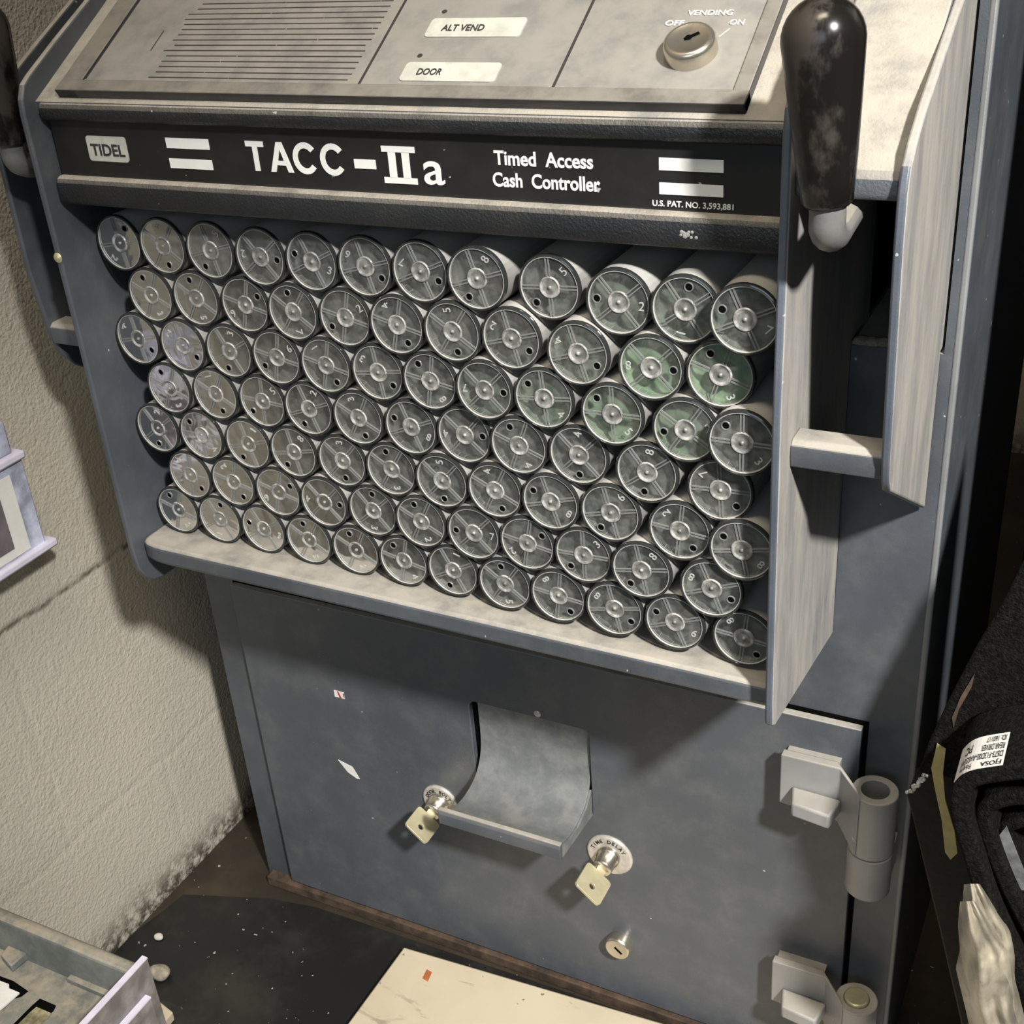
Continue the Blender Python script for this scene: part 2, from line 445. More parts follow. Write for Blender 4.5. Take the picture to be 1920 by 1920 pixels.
def rounded(x0, x1, y0, y1, r, n=5):
    pts = []
    for cx, cy, a in ((x1 - r, y1 - r, 0), (x0 + r, y1 - r, 90), (x0 + r, y0 + r, 180), (x1 - r, y0 + r, 270)):
        for i in range(n + 1):
            t = math.radians(a + 90 * i / n); pts.append((cx + r * math.cos(t), cy + r * math.sin(t)))
    return pts
def smooth_path(pts, n=6):
    out = []
    P = [Vector(p) for p in pts]
    for i in range(len(P) - 1):
        p0 = P[max(i - 1, 0)]; p1 = P[i]; p2 = P[i + 1]; p3 = P[min(i + 2, len(P) - 1)]
        for q in range(n):
            t = q / n
            out.append(0.5 * ((2 * p1) + (p2 - p0) * t + (2 * p0 - 5 * p1 + 4 * p2 - p3) * t * t + (3 * p1 - p0 - 3 * p2 + p3) * t ** 3))
    out.append(P[-1])
    return out

def text_mesh(body, width, height, bold=0.0, depth=0.0003, shear=0.0, line=1.0, align='CENTER', space=1.0, word=1.0):
    """text outline as a mesh, scaled to width x height, centred at 0,0 in x,y with depth in z"""
    cu = bpy.data.curves.new('letters', 'FONT')
    cu.body = body; cu.size = 1; cu.offset = bold; cu.shear = shear; cu.align_x = align; cu.space_line = line
    cu.space_character = space; cu.space_word = word; cu.resolution_u = 4
    ob = bpy.data.objects.new('letters', cu); COL.objects.link(ob)
    dg = bpy.context.evaluated_depsgraph_get(); dg.update()
    me = bpy.data.meshes.new_from_object(ob.evaluated_get(dg))
    COL.objects.unlink(ob); bpy.data.objects.remove(ob); bpy.data.curves.remove(cu)
    xs = [v.co.x for v in me.vertices]; ys = [v.co.y for v in me.vertices]
    cx, cy = (min(xs) + max(xs)) / 2, (min(ys) + max(ys)) / 2
    sx = width / (max(xs) - min(xs)) if width else height / (max(ys) - min(ys))
    sy = height / (max(ys) - min(ys)) if height else sx
    me.transform(Matrix.Diagonal((sx, sy, 1, 1)) @ Matrix.Translation((-cx, -cy, 0)))
    b = bmesh.new(); b.from_mesh(me)
    r = bmesh.ops.extrude_face_region(b, geom=list(b.faces))
    bmesh.ops.translate(b, vec=(0, 0, depth), verts=[e for e in r['geom'] if isinstance(e, bmesh.types.BMVert)])
    bmesh.ops.recalc_face_normals(b, faces=b.faces)
    b.to_mesh(me); b.free(); me.materials.clear()
    for p in me.polygons: p.use_smooth = False
    return me
def frame_front(x, y, z):      # text plane facing -y
    return Matrix(((1, 0, 0, x), (0, 0, -1, y), (0, 1, 0, z), (0, 0, 0, 1)))
SL = 0.61
SN = Vector((0, -SL, 1)).normalized(); ST = Vector((0, 1, SL)).normalized()
def zs(y): return 0.0785 + SL * y
def on_slope(x, y, h=0.0):     # matrix: local x -> world x, local y -> up the slope, local z -> slope normal
    o = Vector((x, y, zs(y))) + SN * h
    return Matrix(((1, ST.x, SN.x, o.x), (0, ST.y, SN.y, o.y), (0, ST.z, SN.z, o.z), (0, 0, 0, 1)))
def put_text(name, me, mat, parent, mtx, label=None):
    me.transform(mtx)
    return link(name, me, mat, parent, label=label)

# ------------------------------------------------------------------ setting
FZ = -0.60
WX = -0.15
mb = MB(); mb.box(-1.2, 2.2, -2.2, 1.2, FZ - 0.03, FZ); struct(mb.build('floor', M['floor']))
mb = MB(); mb.box(WX - 0.05, WX, -2.2, 1.2, FZ, 1.6); struct(mb.build('wall_left', M['wall']))
mb = MB(); mb.box(WX, 2.2, 1.15, 1.2, FZ, 1.6); struct(mb.build('wall_back', M['wall']))

# ------------------------------------------------------------------ the cash safe
safe = thing('cash_safe', 'slate grey cash safe with a tube rack, sloped panel and hinged door', 'safe', (0.18, 0.25, FZ))
BL, BR = -0.08, 0.446
YF = 0.10
XL0, XL1 = -0.0238, -0.0198           # left inner plate
XR0, XR1 = 0.3895, 0.3935           # right inner plate
LO0, LO1 = -0.0755, -0.0715         # outer plates
RO0, RO1 = 0.4335, 0.4375
mb = MB()
mb.box(XL0, XR1, YF, 0.5, FZ, -0.205)
mb.box(XL0, XR1, 0.14, 0.5, -0.206, 0.13)
# side columns: full height, recessed above the ledge
for x0, x1, xe in ((XR1, BR, 1), (BL, XL0, -1)):
    o_ = x1 if xe > 0 else x0
    w0, w1 = (RO1 + 0.0014, BR) if xe > 0 else (BL, LO0 - 0.0014)
    for a, b_, prof_ in ((x0, x1, None),):
        pts = [(YF, FZ), (YF, -0.052), (0.2, -0.052), (0.2, 0.12), (0.5, 0.26), (0.5, FZ)]
        mb.prism(pts, 0, (x0 if xe > 0 else w1), (w0 if xe > 0 else x1))
        mb.prism([(YF, FZ), (YF, 0.14), (0.5, 0.36), (0.5, FZ)], 0, w0, w1)
mb.build('cabinet_body', M['paint'], safe)
mb = MB(); mb.box(BL + 0.004, BR - 0.004, YF - 0.009, YF + 0.05, FZ, FZ + 0.010)
mb.build('base_rail', M['rust'], safe, label='rusty base rail under the door', bevel=0.001)
mb = MB(); mb.box(BR - 0.0030, BR + 0.0006, YF - 0.0006, YF + 0.0040, FZ + 0.01, 0.14); mb.build('corner_edge', M['edge'], safe, bevel=0.0012, label='worn grey corner edge')
# lint lying on the two recess ledges
mb = MB()
for i in range(7):
    x = XR1 + 0.004 + i * 0.0055; mb.lathe([(0, 0.0032 + 0.001 * random.random()), (0.004, 0.0024), (0.0062, 0)], (x, YF + 0.006 + 0.004 * random.random(), -0.0525), (0, 0, 1), 10)
mb.build('lint', M['dustpile'], safe, smooth=True, label='brown lint lying on the ledge')['kind'] = 'stuff'

# sloped top cover: centre and the two wings
mb = MB()
def cover(x0, x1, yf):
    p = [(yf, zs(yf)), (yf - 0.0022, zs(yf) - 0.003), (yf - 0.0024, zs(yf) - 0.010), (yf - 0.0005, zs(yf) - 0.0115), (yf + 0.02, zs(yf) - 0.006), (0.34, zs(0.34) - 0.018), (0.34, zs(0.34))]
    mb.prism(p, 0, x0, x1)
cover(XR1, RO0, -0.020)
M['cover'] = painted('dusty_top_cover', SLATE, 0.45, 1.0, bump=0.5, bscale=800, chips=False, dustcol=(0.37, 0.34, 0.285))
mb.build('top_cover', M['cover'], safe, bevel=0.0012)
mb = MB(); mb.prism([(0.03, 0.045), (0.03, 0.040), (0.34, 0.20), (0.34, 0.21)], 0, LO1, XL0)
mb.build('top_cover', M['paint'], safe)
mb = MB(); mb.prism([(-0.0065, 0.0807), (-0.0065, 0.0745), (0.34, 0.274), (0.34, 0.2921)], 0, XL1, XR0)
mb.build('top_cover', M['cover'], safe)

# side plates
LOPROF = [(0.30, 0.235), (0.088, 0.1195), (0.060, 0.1045), (0.036, 0.0912), (0.024, 0.0835), (0.012, 0.0735), (0.0065, 0.063), (0.0055, -0.02), (0.0095, -0.062), (0.014, -0.076), (0.022, -0.0865), (0.097, -0.137), (0.097, -0.05), (0.2, -0.05), (0.30, 0.10)]
def plate(x0, x1, prof, mat, name='side_plate'):
    mb = MB(); mb.prism(prof, 0, x0, x1); return mb.build(name, mat, safe, bevel=0.0011)
plate(XL0, XL1, [(0.30, 0.272), (0.048, 0.1241), (0.018, 0.1078), (-0.006, 0.0940), (-0.0115, 0.0900), (-0.0150, 0.0830), (-0.0160, 0.075), (-0.0155, -0.04), (-0.0162, -0.190), (-0.0152, -0.205), (-0.0115, -0.2130), (-0.005, -0.2192), (0.004, -0.2218), (0.10, -0.224), (0.10, -0.05), (0.2, -0.05), (0.30, 0.10)], M['paint'])
plate(XR0, XR1, [(0.30, 0.272), (-0.006, 0.106), (-0.0200, 0.0965), (-0.0265, 0.090), (-0.0285, 0.081), (-0.0300, -0.04), (-0.0260, -0.19), (-0.0245, -0.2035), (-0.020, -0.207), (0.10, -0.2285), (0.10, -0.05), (0.2, -0.05), (0.30, 0.10)], M['plate_r'])
plate(RO0, RO1, [(0.30, 0.235), (0.065, 0.1165), (0.0, 0.087), (-0.018, 0.0762), (-0.025, 0.0695), (-0.0280, 0.060), (-0.0280, 0.04), (-0.0175, -0.055), (-0.0155, -0.066), (-0.0105, -0.0735), (0.097, -0.137), (0.097, -0.05), (0.2, -0.05), (0.30, 0.10)], M['plate_r'])
plate(LO0, LO1, LOPROF, M['paint'])
# stop bars between plates
for x0, x1, y in ((XR1, RO0, -0.010), (LO1, XL0, 0.012)):
    mb = MB(); mb.prism([(y, -0.0545), (y - 0.0028, -0.057), (y - 0.0034, -0.0625), (y - 0.0022, -0.0675), (y + 0.004, -0.0690), (y + 0.012, -0.0685), (y + 0.012, -0.0545)], 0, x0, x1)
    mb.build('stop_bar', M['paint'], safe, bevel=0.0006)
# rivet on the left plate edge
mb = MB(); mb.lathe([(0, -0.0016), (0.0022, -0.001), (0.0030, 0)], (-0.0218, -0.0157, -0.0020), (0, 1, 0), 16)
mb.build('rivet', M['brass'], safe, smooth=True, label='small pale rivet')

# tube shelf with a rounded left front corner
mb = MB()
pf = [(XR0, -0.0160), (XR0, 0.139), (XL1, 0.139), (XL1, -0.001)]
arc = [(-0.0195, -0.0045), (-0.0175, -0.0078), (-0.0135, -0.0100), (-0.007, -0.0115), (0.0, -0.0120)]
mb.prism([(x, y) for x, y in pf + arc], 2, -0.2005, -0.1875)
mb.build('tube_shelf', M['paint'], safe, bevel=0.0028, seg=3)
mb = MB(); mb.box(XL1, XR0, 0.1, 0.139, -0.206, -0.2005); mb.build('shelf_support', M['paint'], safe)

# header
HEAD['cam_scale'] = HEAD_CAM_SCALE
def lip(z0, z1, yf, yb):
    r = 0.0032
    return [(yb, z0), (yf + r, z0), (yf + 0.001, z0 + 0.0012), (yf, z0 + r), (yf, z1 - r), (yf + 0.001, z1 - 0.0012), (yf + r, z1), (yb, z1)]
def lip_obj(name, z0, z1, yf, yb):
    mb = MB(); mb.prism(lip(z0, z1, yf, yb), 0, -0.0258, 0.3868)
    return mb.build(name, M['header'], safe, bevel=0.0016)
lip_obj('header_lip', 0.0690, 0.0792, -0.0010, 0.016)
lip_obj('header_lip', 0.0235, 0.0392, -0.0010, 0.035)
mb = MB(); mb.box(-0.0245, 0.3866, 0.0045, 0.03, 0.0390, 0.0691)
band = mb.build('title_band', M['band'], safe)
YB = 0.0044
TB, TT, SW = 0.0470, 0.0618, 0.0029      # cap height and stroke of the title
def title(pts_list):
    mb = MB()
    for p in pts_list: mb.prism(p, 1, YB - 0.0003, YB + 0.0001)
    mb.build('title_letter', M['white'], band)
def slant(p, x0): return [(x0 + x, z) for x, z in p]
title([[(0.1066, TT), (0.1066, TT - 0.0027), (0.1106, TT - 0.0027), (0.1106, TB), (0.1136, TB), (0.1136, TT - 0.0027), (0.1176, TT - 0.0027), (0.1176, TT)]])
title([[(0.12040, TB), (0.12570, TT), (0.12900, TT), (0.13430, TB), (0.13120, TB), (0.13000, TB + 0.0034), (0.12920, TB + 0.0056), (0.12735, TT - 0.0034), (0.12550, TB + 0.0056), (0.12920, TB + 0.0056), (0.13000, TB + 0.0034), (0.12470, TB + 0.0034), (0.12350, TB)]])
def cee(cx):
    cz, rx, rz = (TB + TT) / 2, 0.0074, 0.0078
    A = [math.radians(38 + (322 - 38) * i / 22) for i in range(23)]
    o_ = [(cx + rx * math.cos(a), cz + rz * math.sin(a)) for a in A]; n_ = [(cx + (rx - SW) * math.cos(a), cz + (rz - SW) * math.sin(a)) for a in A]
    title([[o_[i], o_[i + 1], n_[i + 1], n_[i]] for i in range(22)])
cee(0.1424); cee(0.1587)
# dash, numeral and letter a
mb = MB(); mb.box(0.1710, 0.1832, YB - 0.0003, YB + 0.0001, 0.0508, 0.0552)
xc, zc = 0.1965, 0.0533
mb.box(xc - 0.0092, xc + 0.0092, YB - 0.0003, YB + 0.0001, zc + 0.0060, zc + 0.0088)
mb.box(xc - 0.0092, xc + 0.0092, YB - 0.0003, YB + 0.0001, zc - 0.0088, zc - 0.0060)
mb.box(xc - 0.0058, xc - 0.0018, YB - 0.0003, YB + 0.0001, zc - 0.0061, zc + 0.0061)
mb.box(xc + 0.0018, xc + 0.0058, YB - 0.0003, YB + 0.0001, zc - 0.0061, zc + 0.0061)
mb.build('title_numeral', M['white'], band)
put_text('title_text', text_mesh('a', 0.0112, 0.0110, 0.010), M['white'], band, frame_front(0.2152, YB, 0.0503))
put_text('subtitle_text', text_mesh('Timed  Access', 0.0490, 0.0066, 0.02), M['white'], band, frame_front(0.2722, YB, 0.0588))
put_text('subtitle_text', text_mesh('Cash  Controller', 0.0535, 0.0066, 0.02), M['white'], band, frame_front(0.2730, YB, 0.0489))
put_text('patent_text', text_mesh('U.S. PAT. NO. 3,593,881', 0.0365, 0.0030, 0.012), M['white'], band, frame_front(0.3425, YB, 0.0420))
for x0, x1 in ((0.0550, 0.0832), (0.3275, 0.3562)):
    for z0, z1 in ((0.0565, 0.0618), (0.0462, 0.0512)):
        mb = MB(); mb.box(x0, x1, YB - 0.0003, YB + 0.0001, z0, z1); mb.build('white_bar', M['white'], band)
mb = MB(); mb.prism(rounded(-0.0007, 0.0272, 0.0478, 0.0612, 0.0018), 1, YB - 0.0004, YB + 0.0001)
lg = mb.build('maker_badge', M['button'], band)
put_text('badge_text', text_mesh('TIDEL', 0.0235, 0.0062, 0.018, shear=0.0), M['ink'], band, frame_front(0.0136, YB - 0.0004, 0.0540))
# worn emboss on the lower lip
mb = MB()
for i in range(9):
    mb.lathe([(0, 0.0002), (0.0006 + 0.0006 * random.random(), 0)], (0.3425 + 0.0016 * (i % 5 - 2) + random.uniform(-.0005, .0005), -0.0010, 0.0302 + 0.0018 * (i // 5) + random.uniform(-.0008, .0008)), (0, -1, 0), 6)
mb.build('scuff_mark', M['steel'], safe, label='pale scuff on the lower header lip')

# control panel on the slope
mb = MB()
PX0, PX1, PY0, PY1 = -0.0125, 0.3655, 0.0038, 0.24
def slope_pts(x, y, h): o = Vector((x, y, zs(y))) + SN * h; return tuple(o)
def slab(mb, x0, x1, y0, y1, h0, h1, mi=0, inset=0.0):
    vs = [slope_pts(x, y, h0) for x, y in ((x0, y0), (x1, y0), (x1, y1), (x0, y1))] + [slope_pts(x, y, h1) for x, y in ((x0 + inset, y0 + inset * 0.5), (x1 - inset, y0 + inset * 0.5), (x1 - inset, y1), (x0 + inset, y1))]
    mb.add(vs, [(3, 2, 1, 0), (4, 5, 6, 7), (0, 1, 5, 4), (1, 2, 6, 5), (2, 3, 7, 6), (3, 0, 4, 7)], mi)
FW = 0.0145
slab(mb, PX0, PX1, PY0, PY0 + 0.0072, -0.0005, 0.0052)
slab(mb, PX0, PX0 + FW, PY0, PY1, -0.0005, 0.0050)
slab(mb, PX1 - 0.0072, PX1, PY0, PY1, -0.0005, 0.0050)
mb.build('panel_frame', M['frame'], safe, bevel=0.0006)
mb = MB(); slab(mb, PX0 + FW - 0.001, PX1 - 0.0062, PY0 + 0.006, PY1, -0.0005, 0.0038)
panel = mb.build('control_panel', M['panel'], safe)
PH = 0.0038
# grooves: two dividers, a left side groove, speaker lines
for x0, x1, y0, y1 in ((0.1748, 0.1762, 0.0112, PY1), (0.2759, 0.2773, 0.0112, PY1), (0.0018, 0.0030, 0.0125, PY1), (0.034, 0.0346, 0.031, 0.044)):
    mb = MB(); slab(mb, x0, x1, y0, y1, PH - 0.001, PH + 0.00015); mb.build('divider_line', M['groove'], panel)
for i in range(15):
    y = 0.0138 + i * 0.0034
    mb = MB()
    x = 0.045 + random.uniform(-0.002, 0.004)
    while x < 0.166:
        L = random.uniform(0.02, 0.06); x1 = min(x + L, 0.1685)
        slab(mb, x, x1, y, y + 0.00062, PH - 0.001, PH + 0.00012); x = x1 + random.uniform(-0.0004, 0.0007)
    mb.build('speaker_slot', M['groove'], panel)
def label_plate(x0, x1, y0, y1, sk):
    r = rounded(x0, x1, 0, (y1 - y0) / 0.8537, 0.0022)
    mb = MB(); n = len(r)
    A = on_slope(0, y0, PH)
    vs = [A @ Vector((x, t, 0.0)) for x, t in r] + [A @ Vector((x, t, 0.0006)) for x, t in r]
    mb.add(vs, [tuple(range(n)), tuple(range(2 * n - 1, n - 1, -1))] + [(i, i + n, (i + 1) % n + n, (i + 1) % n) for i in range(n)])
    return mb.build('button', M['button'], panel)
bt = label_plate(0.1972, 0.2480, 0.0390, 0.0500, 0); put_text('button_text', text_mesh('ALT VEND', 0.0225, 0.0042, 0.008), M['groove'], panel, on_slope(0.2165, 0.0440, PH + 0.0007))
bt = label_plate(0.1963, 0.2465, 0.0138, 0.0243, 0); put_text('button_text', text_mesh('DOOR', 0.0130, 0.0042, 0.008), M['groove'], panel, on_slope(0.2110, 0.0187, PH + 0.0007))
mb = MB()
for x, y in ((0.2010, 0.0545), (0.2005, 0.0285)):
    A = on_slope(x, y, PH); mb.lathe([(0, 0.0002), (0.0013, 0.0002), (0.0014, 0)], A.translation, SN, 12)
mb.build('indicator_dot', M['groove'], panel)
put_text('switch_text', text_mesh('VENDING', 0.0205, 0.0033, 0.010), M['white'], panel, on_slope(0.3348, 0.0517, PH + 0.0002))
put_text('switch_text', text_mesh('OFF', 0.0085, 0.0033, 0.010), M['white'], panel, on_slope(0.3205, 0.0461, PH + 0.0002))
put_text('switch_text', text_mesh('ON', 0.0064, 0.0033, 0.010), M['white'], panel, on_slope(0.3485, 0.0464, PH + 0.0002))
mb = MB()
for (xa, ya), (xb, yb) in (((0.3430, 0.0388), (0.3463, 0.0432)), ((0.3235, 0.0405), (0.3220, 0.0432))):
    A = on_slope(xa, ya, PH + 0.0002).translation; B = on_slope(xb, yb, PH + 0.0002).translation
    d = (B - A); p = d.cross(SN).normalized() * 0.00025
    mb.add([A - p, B - p, B + p, A + p], [(0, 1, 2, 3)])
mb.build('switch_line', M['white'], panel)
KS = on_slope(0.3337, 0.0306, PH).translation
mb = MB(); mb.lathe([(0.0114, 0), (0.0114, 0.0056), (0.0108, 0.0072), (0.0092, 0.0082), (0.0087, 0.0079), (0, 0.0079)], KS, SN, 40)
ks = mb.build('key_switch', M['chrome'], panel, smooth=True)
mb = MB(); o_ = KS + SN * 0.0080
mb.obox(o_ + ST * 0.0008 + Vector((0.0012, 0, 0)), (Vector((0.8, 0, 0)) + ST * 0.6).normalized() * 0.0034, (Vector((-0.6, 0, 0)) + ST * 0.8).normalized() * 0.0008, SN * 0.0002)
mb.lathe([(0, 0.0004), (0.0014, 0.0003), (0.0016, 0)], o_, SN, 14)
mb.build('key_slot', M['hole'], panel)

HEAD['cam_scale'] = None
# levers with black knobs
def lever(cx, cy, zt, zb, tilt, left=False):
    bot = Vector((cx + tilt, cy, zb)); top = Vector((cx, cy, zt)); ax = (top - bot).normalized(); L = (top - bot).length
    rt, rb = 0.0148, 0.0094
    p = [(0, 0), (rb * 0.86, 0.0), (rb, 0.0014)]
    for i in range(1, 8): t = i / 7; p.append((rb + (rt - rb) * t ** 0.85, 0.0014 + (L - rt - 0.0014) * t))
    for i in range(1, 9): a = math.radians(90 * i / 8); p.append((rt * math.cos(a), L - rt + rt * math.sin(a)))
    p[-1] = (0, L)
    rod = smooth_path([bot + ax * 0.006, bot - ax * 0.003, bot + Vector((0, 0.0015, -0.0095)), bot + Vector((0, 0.010, -0.0135)), bot + Vector((0, 0.022, -0.0125)), bot + Vector((0, 0.05, -0.009)), bot + Vector((0, 0.10, -0.003))], 5)
    mr = MB(); mr.tube(rod, 0.0068, 14)
    lv = mr.build('lever', M['rod'], safe, smooth=True)
    mb = MB(); mb.lathe(p, bot, ax, 36)
    mb.build('knob', M['knob'], lv, smooth=True, label='glossy worn black knob')
lever(0.4065, -0.045, 0.1318, 0.0590, 0.0055)
lever(-0.0475, -0.0055, 0.132, 0.0570, 0.0005, True)

# ------------------------------------------------------------------ door
DX0, DX1, DZ0, DZ1 = -0.051, 0.4150, FZ + 0.012, -0.2885
YD = 0.094
HX0, HX1, HZ0, HZ1 = 0.1465, 0.2380, -0.418, -0.3405
b = bmesh.new()
outer = [b.verts.new((x, YD, z)) for x, z in ((DX0, DZ0), (DX1, DZ0), (DX1, DZ1), (DX0, DZ1))]
inner = [b.verts.new((x, YD, z)) for x, z in rounded(HX0, HX1, HZ0, HZ1, 0.006)]
eds = [b.edges.new((L[i], L[(i + 1) % len(L)])) for L in (outer, inner) for i in range(len(L))]
bmesh.ops.triangle_fill(b, edges=eds, use_beauty=True)
r = bmesh.ops.extrude_face_region(b, geom=list(b.faces))
bmesh.ops.translate(b, vec=(0, YF - YD - 0.0004, 0), verts=[e for e in r['geom'] if isinstance(e, bmesh.types.BMVert)])
bmesh.ops.recalc_face_normals(b, faces=b.faces)
me = bpy.data.meshes.new('door'); b.to_mesh(me); b.free()
door = link('door', me, M['door_paint'], safe, bevel=0.0006)
mb = MB(); mb.box(HX0 - 0.004, HX1 + 0.004, YF - 0.0003, YF + 0.0002, HZ0 - 0.004, HZ1 + 0.004)
mb.build('slot_opening', M['hole'], door, label='dark opening behind the chute')
# seams around the door
mb = MB()
mb.box(DX0 - 0.0016, DX0, YF - 0.0006, YF + 0.0002, DZ0, DZ1 + 0.0016)
mb.box(DX1, DX1 + 0.0030, YF - 0.0006, YF + 0.0002, DZ0, DZ1 + 0.003)
mb.box(DX0, DX1, YF - 0.0006, YF + 0.0002, DZ1, DZ1 + 0.0030)
mb.build('door_gap', M['hole'], safe)

# chute: a curved sheet sliding out of the slot with a folded front lip
prof = smooth_path([(0.0985, -0.3415), (0.0982, -0.372), (0.0945, -0.389), (0.085, -0.4000), (0.070, -0.4045), (0.056, -0.4035), (0.0445, -0.3985)], 5)
mb = MB(); mb.sheet(prof, 0, 0.1515, 0.2365, 0.0022)
for x0, x1 in ((0.2348, 0.2365),):
    n = len(prof); pts = [tuple(p) for p in prof] + [(0.068, -0.4110), (0.09, -0.4110), (YD, -0.4115)]
chute = mb.build('deposit_chute', M['galv'], door, smooth=False, bevel=0.0004)
mb = MB(); mb.prism([(0.0452, -0.3968), (0.0420, -0.3972), (0.0408, -0.4000), (0.0412, -0.4095), (0.0440, -0.4102), (0.0446, -0.4010)], 0, 0.1450, 0.2380)
mb.build('chute_lip', M['paint'], chute, bevel=0.0006)
mb = MB(); pts = [(0.0446, -0.4005), (0.0446, -0.4095), (YD, -0.4145), (YD, -0.392), (0.085, -0.4010), (0.070, -0.4055), (0.056, -0.4045)]
mb.prism([pts[0], pts[1], pts[2], pts[3], pts[4], pts[5], pts[6]], 0, 0.2366, 0.2380)
mb.build('chute_side', M['galv'], chute)

# locks
def arc_text(name, s, cx, cz, y, rad, h, a0, a1, mat, parent):
    """letters set round a ring, reading clockwise from angle a0 to a1 (degrees, 90 = top)"""
    for i, ch in enumerate(s):
        if ch == ' ': continue
        a = math.radians(a0 + (a1 - a0) * i / (len(s) - 1))
        me = text_mesh(ch, None, h, 0.03, 0.0002)
        me.transform(frame_front(cx + rad * math.cos(a), y, cz + rad * math.sin(a)) @ Matrix.Rotation(a - math.pi / 2, 4, 'Z'))
        link(name, me, mat, parent)
def ring_lock(cx, cz, s, rr, cyl_len):
    mb = MB(); mb.lathe([(rr, 0), (rr, -0.0012), (rr - 0.0012, -0.0022), (0.0085, -0.0022), (0, -0.0022)], (cx, YD, cz), (0, 1, 0), 40)
    rg = mb.build('lock_ring', M['ring'], door, smooth=False, bevel=0.0003)
    mb = MB(); mb.lathe([(0.0088, -0.002), (0.0082, -0.006), (0.0076, -0.0062), (0.0070, -cyl_len + 0.001), (0.0062, -cyl_len), (0, -cyl_len)], (cx, YD, cz), (0, 1, 0), 32)
    mb.build('lock_cylinder', M['chrome'], door, smooth=True)
    arc_text('ring_text', s, cx, cz, YD - 0.0022, rr - 0.0042, 0.0030, 158, 32, M['ink'], door)
L1 = (0.1130, -0.4435); L2 = (0.2500, -0.4465); L3 = (0.2560, -0.5300)
ring_lock(*L1, 'DOOR BOLT', 0.0148, 0.014)
ring_lock(*L2, 'TIME DELAY', 0.0172, 0.016)
mb = MB(); mb.lathe([(0.0098, 0), (0.0100, -0.0060), (0.0092, -0.0088), (0.0082, -0.0094), (0.0074, -0.0090), (0, -0.0090)], (L3[0], YD, L3[1]), (0, 1, 0), 36)
mb.build('lock_cylinder', M['chrome'], door, smooth=True)
mb = MB(); d1 = Vector((0.75, 0, -0.66)); d2 = Vector((0.66, 0, 0.75))
mb.obox((L3[0] + 0.001, YD - 0.0091, L3[1] - 0.0005), d1 * 0.0036, d2 * 0.0007, Vector((0, 0.0002, 0)))
mb.build('key_slot', M['hole'], door)
# stickers and scraps stuck to the door
mb = MB(); mb.box(0.0300, 0.0388, YD - 0.0003, YD, -0.3690, -0.3630); mb.build('paper_scrap', M['paper'], door, label='tiny red and white scrap')
mb = MB(); mb.prism([(0.0328, -0.3632), (0.0342, -0.3632), (0.0362, -0.3688), (0.0346, -0.3688)], 1, YD - 0.0005, YD - 0.0002); mb.prism([(0.0380, -0.3645), (0.0388, -0.3640), (0.0388, -0.3675), (0.0382, -0.3670)], 1, YD - 0.0005, YD - 0.0002)
mb.build('red_print', M['redpaper'], door)
mb = MB(); mb.prism([(0.0225, -0.4320), (0.0352, -0.4352), (0.0405, -0.4455), (0.0382, -0.4462), (0.0300, -0.4420)], 1, YD - 0.0003, YD); mb.build('paper_scrap', M['paper'], door, label='torn white paper scrap')
mb = MB(); mb.lathe([(0, -0.0008), (0.0018, -0.0006), (0.0026, 0)], (0.2003, YD, -0.3372), (0, 1, 0), 14); mb.build('screw_head', M['ring'], door, smooth=True)

